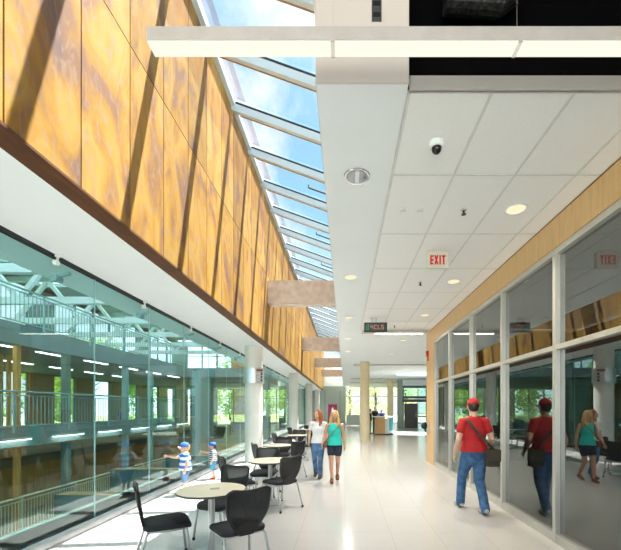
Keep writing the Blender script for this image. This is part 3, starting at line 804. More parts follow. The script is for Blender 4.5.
# ------------------------------------------------------------------ people (front of a figure is -Y, its left is +X)
BASE = dict(pelvis=(0,0,.93), waist=(0,0,1.09), chest=(0,0,1.27), neck=(0,.01,1.47), head=(0,-.02,1.632),
            shL=(.175,.01,1.405), elL=(.225,.03,1.13), wrL=(.235,-.03,.89), shR=(-.175,.01,1.405), elR=(-.225,.03,1.13), wrR=(-.235,-.03,.89),
            hiL=(.088,0,.90), knL=(.095,-.02,.49), anL=(.095,.02,.085), hiR=(-.088,0,.90), knR=(-.095,-.02,.49), anR=(-.095,.02,.085),
            toeL=(0,-1,0), toeR=(0,-1,0))
def person(label, loc, rz, H, pose=None, skin='skin', hair='hair_dark', hair_style='short', head_yaw=0., girth=1., fem=False,
           top=('red_cloth', .99, 'short'), legs=('denim', 'long'), shoes='shoe', cap=None, head_scale=1., vox=.0075, kneel=None, group=None):
    s = H/1.75
    J = {k: Vector(v) for k, v in BASE.items()}
    for k, v in (pose or {}).items(): J[k] = Vector(v)
    root = tag(empty('person', loc, rz), label, 'person', group)
    S = lambda v: Vector(v)*s
    g = girth
    def R(*r): return [tuple(c*s for c in x) if isinstance(x, tuple) else x*s for x in r]
    hipw, wst, cst = (.165, .128, .148) if fem else (.160, .148, .168)
    def torso(mb, o=0., low=False):
        P = [J['pelvis']-Vector((0,0,.05)), J['pelvis']+Vector((0,0,.05)), J['waist'], J['chest'], J['chest']*.35+J['neck']*.65]
        if low: P = P[1:]; P[0] = P[0]+Vector((0,0,.03))
        if low and fem: P[-1] = J['chest']*.5+J['neck']*.5
        Q = [(hipw*g+o, .112*g+o), (hipw*g*.98+o, .115*g+o), (wst*g+o, .098*g+o), (cst*g+o, .112*g+o), (.125*g+o, .078*g+o)]
        mb.loft([S(p) for p in P], R(*(Q[1:] if low else Q)), 20)
    def arm(mb, sd, o=0., upto=1.):
        a, b, c = J['sh'+sd], J['el'+sd], J['wr'+sd]
        inn = a*.55 + Vector((0, a.y, a.z))*.45
        P = [inn, a, a*.5+b*.5, b, b*.45+c*.55, c]; Q = [.052, .053, .046, .039, .037, .026]
        L = [0, 0, .35, .5, .8, 1.]
        n = sum(1 for l in L if l <= upto+1e-6)
        mb.loft([S(p) for p in P[:n]], R(*[q*(.93 if fem else 1.0)*(.5+.5*g)+o for q in Q[:n]]), 12)
    def leg(mb, sd, o=0., upto=1.):
        a, b, c = J['hi'+sd], J['kn'+sd], J['an'+sd]
        P = [a, a*.5+b*.5, b, b*.65+c*.35, c]; Q = [.088*g, .075*g, .054, .052, .036]
        L = [0, .25, .5, .68, 1.]
        n = sum(1 for l in L if l <= upto+1e-6)
        mb.loft([S(p) for p in P[:n]], R(*[q+o for q in Q[:n]]), 14)
    def foot(mb, sd, o=0.):
        c = J['an'+sd]; d = J['toe'+sd].normalized()
        heel = c - d*.035 - Vector((0,0,.045)); toe = c + d*.165 - Vector((0,0,.055))
        mb.loft([S(heel), S(c+d*.03-Vector((0,0,.03))), S(c+d*.10-Vector((0,0,.045))), S(toe)], R(.032+o, .042+o, (.042+o, .030+o), (.034+o, .020+o)), 12)
    def hand(mb, sd):
        w = J['wr'+sd]; d = (w - J['el'+sd]).normalized(); sg = 1 if sd == 'L' else -1
        inward = Vector((-sg, 0, 0)); inward = (inward - d*inward.dot(d)).normalized()
        lat = d.cross(inward)
        if lat.y > 0: lat = -lat                    # thumb side points forward
        pe = w + d*.088
        for k, (off, ln) in enumerate(((.032,.068),(.011,.078),(-.011,.072),(-.032,.056))):
            b0 = w + d*.03 + lat*off*.6
            b1 = pe + lat*off; b2 = b1 + d*ln*.5 + inward*ln*.18; b3 = b2 + d*ln*.36 + inward*ln*.38
            mb.loft([S(b0), S(b1), S(b2), S(b3)], R(.013, .0105, .009, .008), 8)
        t0 = w + d*.025 + lat*.02; t1 = w + d*.06 + lat*.055 + inward*.01; t2 = w + d*.095 + lat*.062 + inward*.022
        mb.loft([S(t0), S(t1), S(t2)], R(.014, .0115, .009), 8)
        mb.loft([S(w), S(w+d*.045), S(w+d*.08)], R((.022,.022), .026, .022), 10)
    # --- body
    mb = MB(); torso(mb)
    hs = head_scale; hc = J['head']; rot = Matrix.Rotation(head_yaw, 3, 'Z')
    def Hd(v): return S(hc + rot @ (Vector(v)*hs))
    mb.loft([S(J['chest']*.3+J['neck']*.7), S(J['neck']+Vector((0,0,.03))), S(hc+Vector((0,.015,-.06)))], R(.062 if not fem else .052, .055 if not fem else .046, .052), 12)
    mb.ell(Hd((0,0,0)), tuple(c*s*hs for c in (.077,.098,.118)), rot=rot)
    mb.ell(Hd((0,-.034,-.062)), tuple(c*s*hs for c in (.054,.058,.056)), rot=rot)
    mb.ell(Hd((0,-.102,-.018)), tuple(c*s*hs for c in (.013,.021,.024)), rot=rot)
    for sg in (-1, 1):
        mb.ell(Hd((sg*.078,.012,-.008)), tuple(c*s*hs for c in (.013,.022,.033)), rot=rot)
        mb.ell(Hd((sg*.032,-.080,.018)), tuple(c*s*hs for c in (.026,.018,.010)), rot=rot)
    for sd in 'LR': arm(mb, sd); hand(mb, sd); leg(mb, sd); foot(mb, sd)
    body = remesh(mb, 'body', M[skin], root, vox*s, 3)
    # face
    for sg in (-1, 1):
        e = MB().ell(Hd((sg*.032,-.086,-.002)), tuple(c*s*hs for c in (.012,.0085,.0065)), 10, 8, rot).build('eye', M['eye_white'], root, smooth=True)
        MB().ell(Hd((sg*.032,-.094,-.002)), tuple(c*s*hs for c in (.007,.004,.007)), 8, 6, rot).build('pupil', M['eye'], e, smooth=True)
    for sg in (-1, 1):
        MB().ell(Hd((sg*.034,-.093,.024)), tuple(c*s*hs for c in (.019,.008,.0045)), 8, 6, rot).build('eyebrow', M[hair], root, smooth=True)
    MB().ell(Hd((0,-.089,-.062)), tuple(c*s*hs for c in (.024,.009,.008)), 12, 8, rot).build('mouth', M['lips'], root, smooth=True)
    # hair
    mb = MB(); mb.ell(Hd((0,.022,.020)), tuple(c*s*hs*(1.06 if hair_style == 'long' else 1.) for c in (.086,.100,.114)), rot=rot)
    if hair_style == 'long':
        for sg in (-1, 1):
            mb.loft([Hd((sg*.060,-.01,.085)), Hd((sg*.084,.0,.0)), Hd((sg*.094,.01,-.10)), Hd((sg*.100,.0,-.19)), Hd((sg*.088,-.03,-.27))], R((.034,.055), (.036,.064), (.046,.062), (.046,.052), (.026,.03)), 10)
        mb.loft([Hd((0,.06,.05)), Hd((0,.085,-.08)), Hd((0,.085,-.2)), Hd((0,.08,-.27))], R((.07,.05), (.088,.04), (.09,.035), (.07,.025)), 12)
    remesh(mb, 'hair', M[hair], root, .009*s, 2)
    # top
    tm, hem, sl = top
    mb = MB(); torso(mb, .014, low=True)
    if sl != 'none':
        for sd in 'LR': arm(mb, sd, .016 if sl == 'short' else .012, .36 if sl == 'short' else .82)
    else:
        for sd in 'LR': mb.loft([S(J['chest'] + Vector(((1 if sd=='L' else -1)*.085,0,.03))), S(J['sh'+sd]*.55+Vector((0,.01,1.41))*.45+Vector((0,0,.035)))], R((.05,.085),(.028,.062)), 10)
    if sl != 'none': mb.loft([S(J['chest']), S(J['chest']*(.45 if fem else .25)+J['neck']*(.55 if fem else .75))], R((.12*g,.10), (.10 if fem else .085,.072)), 14)
    dz = hem - (J['pelvis'].z)
    if hem < .95: mb.loft([S(J['waist']), S(Vector((J['pelvis'].x, J['pelvis'].y, hem)))], R((wst*g+.022,.118*g), (hipw*g+.040,.116*g+.040)), 20, round_ends=False)
    remesh(mb, 'top' if fem else 'shirt', M[tm], root, .009*s, 3)
    # legs wear
    lm, lt = legs
    mb = MB(); mb.loft([S(J['pelvis']+Vector((0,0,.09))), S(J['pelvis']), S(J['pelvis']-Vector((0,0,.07)))], R((hipw*g*.93+.008,.112*g+.008), (hipw*g+.012,.116*g+.012), (hipw*g*.95+.012,.108*g+.012)), 18)
    for sd in 'LR':
        if lt == 'long':
            a, b, c = J['hi'+sd], J['kn'+sd], J['an'+sd]
            mb.loft([S(a), S(a*.5+b*.5), S(b), S(b*.5+c*.5), S(c-Vector((0,0,.03)))], R(.096*g+.004, .086*g+.004, .068*g, .064*g, .062*g), 14)
        else: leg(mb, sd, .02, .25 if lt == 'short' else .5)
    remesh(mb, 'trousers' if lt == 'long' else 'shorts', M[lm], root, .009*s, 3)
    if shoes:
        for sd in 'LR':
            mb = MB(); foot(mb, sd, .010); remesh(mb, 'shoe', M[shoes], root, .008*s, 2)
    if cap:
        c1, c2 = cap
        mb = MB(); n = 18; rings = []
        for j in range(8):
            t = PI/2*j/7
            if j == 7: rings.append([mb.bm.verts.new(Hd((0,.006,.030+.112)))])
            else: rings.append([mb.bm.verts.new(Hd((.092*math.cos(t)*math.cos(2*PI*k/n), .006+.112*math.cos(t)*math.sin(2*PI*k/n), .030+.112*math.sin(t)))) for k in range(n)])
        for a, b in zip(rings, rings[1:]):
            for k in range(n):
                mb._f([a[k], a[(k+1)%n], b[(k+1)%n], b[k]] if len(b) > 1 else [a[k], a[(k+1)%n], b[0]])
        mb._f(list(reversed(rings[0])))
        cp = mb.build('cap', M[c1], root, smooth=True)
        pts = [(.085*math.sin(a), -.075 - .085*math.cos(a), .030 - .02*abs(math.sin(a))) for a in [-1.4+2.8*i/12 for i in range(13)]]
        MB().prism([Hd(p) for p in pts], (0,0,.010*s)).build('cap_brim', M[c2], cp)
        MB().ell(Hd((0,.006,.144)), .010*s, 8, 6).build('cap_button', M[c1], cp, smooth=True)
    return root, S, J

def strap(mb, pts, w, t):
    pts = [Vector(p) for p in pts]
    mb.tube(pts, [(w/2, t/2)]*len(pts), 8)

# the man in red walking away along the shopfront
man, S, J = person('man from behind in red cap, red T-shirt and jeans walking beside dark shopfront', (2.05, 5.78, 0), PI + .06, 1.79,
    dict(knL=(.11,-.20,.52), anL=(.11,-.27,.105), knR=(-.09,-.0,.47), anR=(-.085,.22,.12), toeR=(-.05,-1,-.22), toeL=(.1,-1,.0),
         elL=(.27,.06,1.12), wrL=(.285,-.04,.90), elR=(-.27,.05,1.13), wrR=(-.27,-.12,.93)),
    girth=1.12, top=('red_cloth', .94, 'short'), legs=('denim', 'long'), shoes='shoe', cap=('red_cloth', 'red_cloth'), head_yaw=-.15)
bag = tag(empty('messenger_bag', (2.05, 5.78, 0), PI + .06), 'dark messenger bag slung across the back of the man in red', 'bag')
mb = MB(); mb.box(-.33, -.12, .10, .22, .74, 1.0); mb.build('bag_body', M['bag'], bag, bevel=.025)
mb = MB(); mb.box(-.335, -.115, .215, .232, .82, 1.01); mb.build('bag_flap', M['bag'], bag, bevel=.006)
mb = MB(); strap(mb, [(-.24,.20,1.0), (-.10,.165,1.16), (.03,.155,1.30), (.13,.12,1.44), (.15,.03,1.49), (.12,-.10,1.42), (0,-.16,1.25), (-.16,-.17,1.08), (-.27,-.05,1.0), (-.30,.12,.99)], .045, .012); mb.build('bag_strap', M['bag'], bag, smooth=True)

# two women walking towards the viewer
person('red-haired woman in a white V-neck T-shirt and blue jeans walking towards the viewer', (-.64, 8.62, 0), -.10, 1.60,
    dict(knL=(.085,-.10,.50), anL=(.075,-.10,.085), knR=(-.085,-.02,.48), anR=(-.09,.20,.125), toeR=(0,-1,-.25), elL=(.22,.06,1.13), wrL=(.24,-.02,.90), elR=(-.235,.04,1.13), wrR=(-.225,-.08,.92)),
    hair='hair_red', hair_style='long', head_yaw=-.55, fem=True, top=('white_cloth', .90, 'short'), legs=('denim_worn', 'long'), shoes='shoe_dark')
person('blonde woman in a turquoise sleeveless top and dark shorts walking towards the viewer', (-.235, 8.20, 0), .04, 1.585,
    dict(knR=(-.085,-.11,.50), anR=(-.07,-.14,.085), knL=(.08,-.02,.48), anL=(.075,.22,.13), toeL=(0,-1,-.25), elL=(.225,.06,1.14), wrL=(.25,.04,.90), elR=(-.25,.03,1.14), wrR=(-.30,-.14,.95)),
    skin='skin2', hair='hair_blonde', hair_style='long', head_yaw=-.25, fem=True, top=('turq_cloth', .90, 'none'), legs=('navy_cloth', 'short'), shoes='leather')
pb = tag(empty('shoulder_bag', (-.235, 8.20, 0), .04), 'small brown shoulder bag hanging at hip of the blonde woman', 'bag')
MB().box(-.235, -.175, -.12, .06, .77, .91).build('bag_body', M['leather'], pb, bevel=.015)
mb = MB(); strap(mb, [(-.20,-.03,.90), (-.14,-.115,.98), (-.02,-.135,1.12), (.08,-.12,1.24), (.13,-.04,1.315), (.13,.05,1.30), (.04,.12,1.2), (-.12,.12,1.0), (-.20,.0,.90)], .016, .008); mb.build('bag_strap', M['leather'], pb, smooth=True)

# two small children at the glass
kid = dict(shR=(-.185,-.01,1.34), elR=(-.21,-.26,1.24), wrR=(-.22,-.50,1.30), shL=(.185,.01,1.34), elL=(.27,.05,1.09), wrL=(.29,-.02,.88), neck=(0,.01,1.40), head=(0,-.015,1.585),
           knL=(.095,-.04,.47), knR=(-.09,.0,.47), anR=(-.09,.05,.085))
person('child in wide blue and white striped shirt and white-brimmed cap reaching to glass', (-3.06, 6.95, 0), math.radians(-62), .98, kid,
    hair='hair_blonde', head_scale=1.42, girth=1.5, top=('stripes_big', .84, 'short'), legs=('denim_worn', 'knee'), shoes='shoe_dark', cap=('blue_cloth', 'white_cloth'))
kid2 = dict(kid); 
person('smaller child in thin-striped navy shirt, blue cap and red shoes at the glass', (-3.07, 8.45, 0), math.radians(-78), .84, kid2,
    hair='hair_dark', head_scale=1.5, girth=1.45, top=('stripes_small', .86, 'short'), legs=('shorts_blue', 'knee'), shoes='shoe_red', cap=('blue_cloth', 'blue_cloth'))

# people at the reception desk and beyond the glass
person('person in black standing beside the reception desk, nearest the tan column', (1.60, 23.2, 0), 1.4, 1.60, top=('navy_cloth', .92, 'short'), legs=('shoe', 'long'), shoes='shoe_dark', vox=.014)
person('person in dark top standing behind the reception desk', (2.07, 25.1, 0), .2, 1.72, top=('navy_cloth', .92, 'short'), legs=('denim', 'long'), shoes='shoe_dark', vox=.014)
person('person in a blue top leaning over the reception desk', (2.52, 25.0, 0), -.1, 1.62, dict(chest=(0,-.14,1.24), neck=(0,-.24,1.38), head=(0,-.32,1.52), shL=(.17,-.2,1.34), shR=(-.17,-.2,1.34), elL=(.20,-.34,1.20), wrL=(.18,-.50,1.24), elR=(-.2,-.34,1.2), wrR=(-.18,-.50,1.24), waist=(0,-.05,1.08)),
    top=('blue_cloth', .92, 'short'), legs=('denim', 'long'), shoes='shoe_dark', vox=.014)

# ------------------------------------------------------------------ atrium beyond the left glass
LOW = -1.85
struct(MB().box(-16.2, XG-.75, Y0-4, 20, LOW-.2, LOW).build('floor_atrium_low', M['deck_floor']))
struct(MB().box(-16.2, XG-.75, 20, 34, -.3, 0).build('floor_atrium_end', M['deck_floor']))
struct(MB().box(-16.2, -10.9, Y0-4, 20, -.3, 0).build('floor_atrium_side', M['deck_floor']))
struct(MB().box(XG-.80, XG-.75, Y0, 20, LOW, 0).box(-10.95, -10.9, Y0-4, 20, LOW, -.3).box(-10.9, XG-.75, 20, 20.1, LOW, -.3).build('wall_atrium_low', M['gold_wood']))
def deck(name, x0, x1, z0, z1, y0, y1):
    return struct(MB().box(x0, x1, y0, y1, z0, z1).box(x1, x1+.06, y0, y1, z0-.04, z1+.05).build(name, M['dark_slab']))
deck('deck_upper', -16.2, -9.2, 3.46, 3.97, Y0-4, 21)
deck('deck_middle', -10.9, -9.2, .60, 1.06, Y0-4, 20)
struct(MB().box(-16.2, XG-.6, 21, 34.1, 3.46, 3.97).build('ceiling_atrium_end', M['dark_slab']))
def railing(name, label, x, y0, y1, z, h=1.05, m='white_steel', step=.14):
    r = tag(empty(name, (x, y0, z)), label, 'railing', 'atrium railings')
    L = y1-y0
    mb = MB(); mb.tube([(0,0,h), (0,L,h)], .028, 8); mb.build('handrail', M[m], r)
    mb = MB(); mb.box(-.012, .012, 0, L, h-.12, h-.09).box(-.012, .012, 0, L, .08, .11); mb.build('rail', M[m], r)
    mb = MB(); y = step
    while y < L: mb.box(-.009, .009, y-.009, y+.009, .09, h-.1); y += step
    o = mb.build('balusters', M[m], r); o['kind'] = 'stuff'
    y = 0
    while y <= L: MB().box(-.02, .02, y-.025, y+.025, -.1, h).build('post', M[m], r); y += 2.0
    return r
railing('railing', 'pale balustrade along the top edge of the upper gallery', -9.12, 5, 21, 3.97, m='teal_steel')
railing('railing', 'balustrade along the middle walkway beyond the glass', -9.12, 6, 20, 1.06, m='teal_steel')
railing('railing', 'beige slatted balustrade low beyond the glass', -8.9, 4, 20, LOW, m='slat', step=.10)
# linear lights under the decks
k = 0
for z, row, x in ((3.44, 'under the upper gallery', -9.6), (.80, 'along the edge of the middle walkway', -9.06), (3.44, 'deeper under the upper gallery', -12.6)):
    for i in range(6):
        yy = 9.2 + 2.1*i
        l = tag(empty('batten_light', (x, yy, z)), 'slim fluorescent batten %s, one of its row' % row, 'light', 'fluorescent battens %s' % row)
        MB().box(-.07, .07, 0, 1.25, -.03, .02).build('housing', M['lamp_body'], l)
        MB().box(-.06, .06, .02, 1.23, -.045, -.028).build('tube_lens', M['lamp_far'], l)
# roof with skylight strips
rf = MB(); y = Y0-4
while y < 34: rf.box(-16.2, -2.95, y, y+1.9, 7.85, 8.1); y += 3.2
rf.box(-16.2, -15.6, Y0-4, 34, 7.85, 8.1)
struct(rf.build('ceiling_atrium_roof', M['dark_slab']))
ar = struct(empty('window_rooflights')); y = Y0-4+1.9
while y < 34: MB().box(-15.6, -2.95, y, y+1.3, 8.02, 8.05).build('diffusing_panel', M['diffuser_glass'], ar); y += 3.2
# trusses
for i, y in enumerate((7.5, 10.7, 13.9, 17.1, 20.3, 23.5, 26.7)):
    t = tag(empty('roof_truss', (0, y, 0)), ['first', 'second', 'third', 'fourth', 'fifth', 'sixth', 'last'][i] + ' pale steel truss from the front, spanning under the atrium roof', 'truss', 'atrium roof trusses')
    MB().bar((-15.9, 0, 5.75), (-3.0, 0, 5.75), .22, .26).build('bottom_chord', M['white_steel'], t)
    MB().bar((-15.9, 0, 7.7), (-3.0, 0, 7.7), .2, .24).build('top_chord', M['teal_steel'], t)
    x = -15.5; up = True
    while x < -3.8:
        a = (x, 0, 5.8 if up else 7.65); b = (x+1.5, 0, 7.65 if up else 5.8)
        MB().bar(a, b, .14, .16).build('diagonal', M['white_steel'], t); x += 1.5; up = not up
MB_ = MB()
for i, x in enumerate((-5.6, -8.8, -12.0)):
    o = MB().bar((x, 5, 7.55), (x, 33, 7.55), .16, .22).build('roof_purlin', M['teal_steel']); tag(o, ['teal roof purlin nearest the glass', 'middle teal roof purlin over the gallery edge', 'teal roof purlin farthest from the glass'][i], 'beam', 'atrium purlins')
# side wall: timber panels and windows
sw = struct(empty('window_4'))
y = 4.0; n = 0
while y < 33:
    for z0, z1 in ((0, 3.46), (3.97, 7.85)):
        if n % 2 == 1 and z0 == 0: struct(MB().box(-16.2, -16.0, y, y+1.6, z0, z1).build('wall_timber_panel', M['gold_wood']))
        elif n % 6 == 3: struct(MB().box(-16.2, -16.0, y, y+1.6, z0, z1).build('wall_timber_panel', M['core']))
        else:
            MB().box(-16.15, -16.05, y, y+.06, z0, z1).box(-16.15, -16.05, y+1.54, y+1.6, z0, z1).box(-16.15, -16.05, y, y+1.6, z0, z0+.08).box(-16.15, -16.05, y, y+1.6, z1-.08, z1).build('frame', M['dark_teal'], sw)
            MB().box(-16.11, -16.098, y+.06, y+1.54, z0+.08, z1-.08).build('pane', M['clear_glass'], sw)
    y += 1.6; n += 1
# end wall
ew = struct(empty('window_5'))
x = -16.2; n = 0
while x < -3.5:
    for z0, z1 in ((0, 3.46), (3.97, 7.85)):
        x1 = min(x+1.4, -3.4)
        if n in (0, 4) : struct(MB().box(x, x1, 34, 34.2, z0, z1).build('wall_end_panel', M['gold_wood'] if n != 0 else M['core']))
        else:
            MB().box(x, x+.06, 34, 34.1, z0, z1).box(x1-.06, x1, 34, 34.1, z0, z1).box(x, x1, 34, 34.1, z0, z0+.1).box(x, x1, 34, 34.1, z1-.1, z1).box(x, x1, 34, 34.1, z0+2.5, z0+2.56).build('frame', M['dark_teal'], ew)
            MB().box(x+.06, x1-.06, 34.04, 34.052, z0+.1, z1-.1).build('pane', M['clear_glass'], ew)
    x += 1.4; n += 1
struct(MB().box(XG-.9, XG-.02, 34, 34.2, 0, SOF).box(XG-.9, XG-.7, 34.2, 44, 0, 4).build('wall_atrium_return', M['greywall']))
# columns and core in the atrium
for i, (x, y, w, m, lab) in enumerate(((-9.40, 10.4, .13, 'gold_wood', 'golden timber post rising through the middle walkway, nearest in view'), (-9.38, 12.2, .2, 'core', 'dark grey-green post beside the nearest walkway battens'), (-9.38, 15.5, .2, 'teal_steel', 'blue-grey steel post halfway along the walkway'), (-9.38, 17.5, .2, 'teal_steel', 'blue-grey steel post farther along the walkway'), (-7.2, 17.6, .3, 'teal_steel', 'blue-grey steel post standing clear of the walkway'))):
    o = MB().box(x-w/2, x+w/2, y-w/2, y+w/2, LOW, 3.46).build('square_post', M[m], bevel=.01); tag(o, lab, 'post')
o = MB().box(-9.1, -7.9, 21.3, 22.3, 0, 3.44).build('concrete_core', M['core'], bevel=.02); tag(o, 'tall dark green-grey concrete pier in the atrium', 'pier')
mb = MB()
o = tag(empty('timber_slat_screen', (-11.2, 7.0, 0)), 'golden timber slat screen behind the walkway at far left', 'screen')
for i in range(20): MB().box(-.04, .04, i*.28, i*.28+.10, 0, 3.4).build('slat', M['gold_wood'], o)
# low bookcases / counters on the lower floor and benches, plus cafe furniture down there
for i, (x, y, w, h, lab) in enumerate(((-6.6, 9.6, 2.2, 1.2, 'dark low bookcase on the lower floor, nearest the glass'), (-7.2, 13.0, 2.4, 1.3, 'dark low bookcase on the lower floor, second from the front'), (-7.0, 16.6, 2.4, 1.3, 'dark low bookcase on the lower floor, farthest back'))):
    b = tag(empty('bookcase', (x, y, LOW)), lab, 'bookcase', 'low bookcases')
    MB().box(-w/2, w/2, 0, .03, 0, h).box(-w/2, -w/2+.03, 0, .4, 0, h).box(w/2-.03, w/2, 0, .4, 0, h).build('carcass', M['dark_teal'], b)
    for z in (.05, .45, .85, h-.03): MB().box(-w/2+.03, w/2-.03, .03, .4, z, z+.03).build('shelf', M['gold_wood'], b)
    rr = random.Random(i)
    MB().box(-w/2+.05, w/2-.05, -.30, -.02, 0, .42).build('bench', M['gold_wood'], b)
for i, (x, y) in enumerate(((-6.0, 22.5), (-5.3, 25.5), (-6.3, 28.5))):
    c = tag(empty('bar_counter', (x, y, 0)), ['dark bar counter on the atrium end floor, nearest the glass', 'dark bar counter before the tree windows, middle one', 'dark bar counter nearest the tree windows'][i], 'counter', 'bar counters')
    MB().box(-1.1, 1.1, -.3, .3, 1.0, 1.06).build('countertop', M['edge'], c)
    for sx in (-1, 1):
        for sy in (-1, 1): MB().box(sx*1.0-.03, sx*1.0+.03, sy*.22-.03, sy*.22+.03, 0, 1.0).build('leg', M['dark_teal'], c)
    MB().box(-1.0, 1.0, -.02, .02, .3, .95).build('modesty_panel', M['dark_teal'], c)
for i, (x, y, f) in enumerate(((-5.2, 9.0, .3), (-5.8, 11.4, 2.6), (-5.0, 12.2, -1.4), (-6.6, 15.2, 1.9))):
    c = copy_tree(chair0); c.location = (x, y, LOW); c.rotation_euler = (0, 0, f)
    tag(c, ['black chair on the lower floor, nearest behind the glass', 'black chair on the lower floor by the nearest bookcase', 'black chair on the lower floor turned to the glass', 'black chair on the lower floor, farthest back'][i], 'chair', 'chairs on the lower floor')
person('person in a blue shirt standing beyond the walkway balustrade', (-12.9, 21.0, 0), 0.2, 1.66, top=('blue_cloth', .92, 'short'), legs=('denim', 'long'), shoes='shoe_dark', vox=.014)

# ------------------------------------------------------------------ outside: grass and trees
struct(MB().box(-14, 14, -40, Y0-.3, -.6, -.15).build('ground_bounce_slab', simple('pale_bounce_surface', (.62,.60,.56), .8)))  # unseen pale slab added behind the camera to bounce sunlight onto the ceilings
struct(MB().box(-70, 70, 44.5, 120, -.6, -.4).box(-70, -16.5, -20, 120, -.6, -.401).box(-16.5, 0, 34.4, 44.5, -.6, -.402).build('ground_lawn', M['lawn']))
def tree(x, y, h, r, m, label, seed, nleaf=2600):
    rr = random.Random(seed)
    t = tag(empty('tree', (x, y, -.4)), label, 'tree', 'trees outside the windows')
    mb = MB(); mb.tube([(0,0,0), (.05,.02,h*.35), (.0,.05,h*.75)], [.2,.15,.06], 10)
    for k in range(6):
        a = k*1.05; mb.tube([(.02,.03,h*(.3+.06*k)), (r*.6*math.cos(a), r*.6*math.sin(a), h*(.45+.07*k))], [.07,.02], 6)
    mb.build('trunk', M['bark'], t)
    blobs = []
    for k in range(16):
        a = rr.uniform(0, 2*PI); q = r*.72*math.sqrt(rr.random())
        blobs.append((q*math.cos(a), q*math.sin(a), h*rr.uniform(.22, .92), r*rr.uniform(.30,.5)))
    mb = MB()
    for _ in range(nleaf):
        bx, by, bz, br = rr.choice(blobs)
        v = Vector((rr.gauss(0,1), rr.gauss(0,1), rr.gauss(0,1))).normalized()*br*rr.uniform(.6, 1.05)
        c = Vector((bx,by,bz)) + v
        d = Vector((rr.gauss(0,1), rr.gauss(0,1), rr.gauss(0,.7))).normalized(); u = d.orthogonal().normalized(); sz = rr.uniform(.10,.22)
        mb.quad(c-d*sz, c+u*sz*.5, c+d*sz, c-u*sz*.5)
    mb.build('crown', M[m], t)
TR_ = [(-15, 39.2, 6.5, 2.5), (-11.5, 40.5, 7.5, 2.6), (-8.3, 38.6, 6.0, 2.0), (-6.6, 42.6, 6.5, 1.9), (-13.5, 47, 9, 3.2), (-8, 48.5, 9.5, 3.2),
       (-20, 12, 7, 2.6), (-21, 18, 8, 2.8), (-20, 24, 7, 2.6), (-22, 30, 8.5, 3.0), (-20.5, 36, 7, 2.4),
       (.6, 48.5, 7, 2.2), (4.2, 50, 8, 2.6), (8.0, 48, 7, 2.4), (12, 50, 8, 2.8)]
tl = ['leafy tree outside the atrium end window, left one', 'taller leafy tree outside the atrium end window', 'small bright tree outside end window just left of the nearest white column', 'bright tree seen between first and second white columns', 'far dense tree behind the left end window tree', 'tallest far tree behind the end windows',
      'green tree outside the atrium side windows, nearest', 'second green tree outside the atrium side windows', 'third green tree outside the atrium side windows', 'fourth green tree outside the atrium side windows', 'fifth green tree at the corner of the atrium',
      'tree outside lobby window, left of the tan column', 'tree outside lobby window, behind the paler column', 'tree outside lobby window, behind the charcoal door', 'tree outside lobby window, farthest right']
for i, (x, y, h, r) in enumerate(TR_): tree(x, y, h, r, 'leaf_pale' if i > 10 else 'leaf' if i % 3 != 1 else 'leaf2', tl[i], 100+i, 1300 if i > 10 else 2600)

# ------------------------------------------------------------------ light and sky
w = bpy.data.worlds.new('sky'); scene.world = w; w.use_nodes = True
nt = w.node_tree; nt.nodes.clear()
out = nt.nodes.new('ShaderNodeOutputWorld'); bg = nt.nodes.new('ShaderNodeBackground')
tc = nt.nodes.new('ShaderNodeTexCoord')
nz = nt.nodes.new('ShaderNodeTexNoise'); nz.inputs['Scale'].default_value = 2.6; nz.inputs['Detail'].default_value = 7; nz.inputs['Roughness'].default_value = .55; nz.inputs['Distortion'].default_value = .4
mp = nt.nodes.new('ShaderNodeMapping'); mp.inputs['Location'].default_value = (.35, .2, .1)
nt.links.new(tc.outputs['Generated'], mp.inputs[0]); nt.links.new(mp.outputs[0], nz.inputs['Vector'])
sp = nt.nodes.new('ShaderNodeSeparateXYZ'); nt.links.new(tc.outputs['Generated'], sp.inputs[0])
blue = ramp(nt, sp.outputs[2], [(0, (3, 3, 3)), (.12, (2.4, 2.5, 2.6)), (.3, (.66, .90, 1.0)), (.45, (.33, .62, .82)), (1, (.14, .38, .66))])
cl_ = ramp(nt, nz.outputs['Fac'], [(.46, (0,0,0)), (.62, (1,1,1))])
mx = nt.nodes.new('ShaderNodeMixRGB'); nt.links.new(cl_, mx.inputs[0]); nt.links.new(blue, mx.inputs[1]); mx.inputs[2].default_value = (.92, .94, .97, 1)
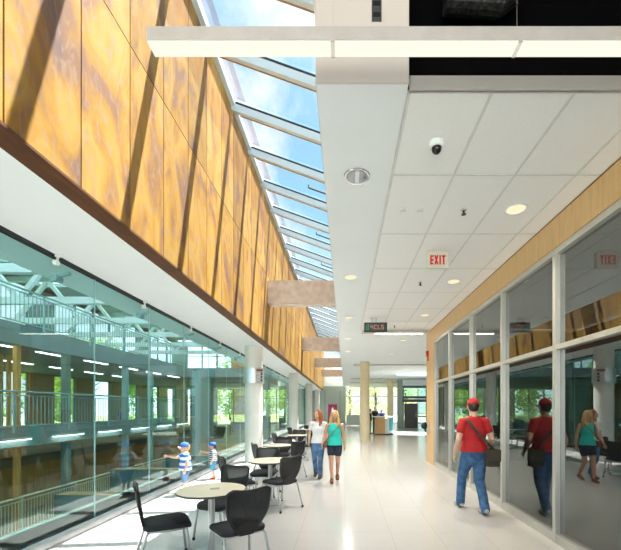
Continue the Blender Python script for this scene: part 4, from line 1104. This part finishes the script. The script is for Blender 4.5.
# bright haze around the sun
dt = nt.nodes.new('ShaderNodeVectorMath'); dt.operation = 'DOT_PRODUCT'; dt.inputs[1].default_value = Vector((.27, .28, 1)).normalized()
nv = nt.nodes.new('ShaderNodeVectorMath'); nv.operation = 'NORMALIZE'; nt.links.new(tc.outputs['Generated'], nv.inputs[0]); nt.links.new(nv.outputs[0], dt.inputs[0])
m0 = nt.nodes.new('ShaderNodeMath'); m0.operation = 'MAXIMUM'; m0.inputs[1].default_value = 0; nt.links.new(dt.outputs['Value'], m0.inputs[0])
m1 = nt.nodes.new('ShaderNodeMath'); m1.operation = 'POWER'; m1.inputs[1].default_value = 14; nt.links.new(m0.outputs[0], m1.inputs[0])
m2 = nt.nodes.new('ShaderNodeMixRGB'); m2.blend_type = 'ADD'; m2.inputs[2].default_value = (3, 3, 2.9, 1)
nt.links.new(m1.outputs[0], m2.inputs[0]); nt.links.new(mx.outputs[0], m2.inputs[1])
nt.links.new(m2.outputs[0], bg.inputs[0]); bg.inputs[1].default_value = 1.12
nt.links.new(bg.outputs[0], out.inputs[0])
sun = bpy.data.lights.new('sun', 'SUN'); sun.energy = 23.5; sun.angle = .0093; sun.color = (1, .95, .87)
so = bpy.data.objects.new('sun', sun); COL.objects.link(so)
so.rotation_euler = Vector((-.27, -.28, -1)).to_track_quat('-Z', 'Y').to_euler()
so.location = (10, 10, 30)

# ------------------------------------------------------------------ camera
cam = bpy.data.cameras.new('camera'); co = bpy.data.objects.new('camera', cam); COL.objects.link(co)
co.location = (0, 0, EYE); co.rotation_euler = (PI/2, 0, 0)
cam.sensor_fit = 'HORIZONTAL'; cam.sensor_width = 36; cam.lens = 36*363/621
cam.shift_x = -34.5/621; cam.shift_y = 133/621
cam.clip_start = .05; cam.clip_end = 400
scene.camera = co
scene.view_settings.view_transform = 'Standard'; scene.view_settings.look = 'None'
scene.view_settings.exposure = .22; scene.view_settings.gamma = 1; scene.view_settings.use_curve_mapping = False
scene.cycles.max_bounces = 12; scene.cycles.diffuse_bounces = 6; scene.cycles.glossy_bounces = 6; scene.cycles.transparent_max_bounces = 32
scene.cycles.use_denoising = True; scene.cycles.sample_clamp_indirect = 8; scene.cycles.caustics_reflective = False; scene.cycles.caustics_refractive = False
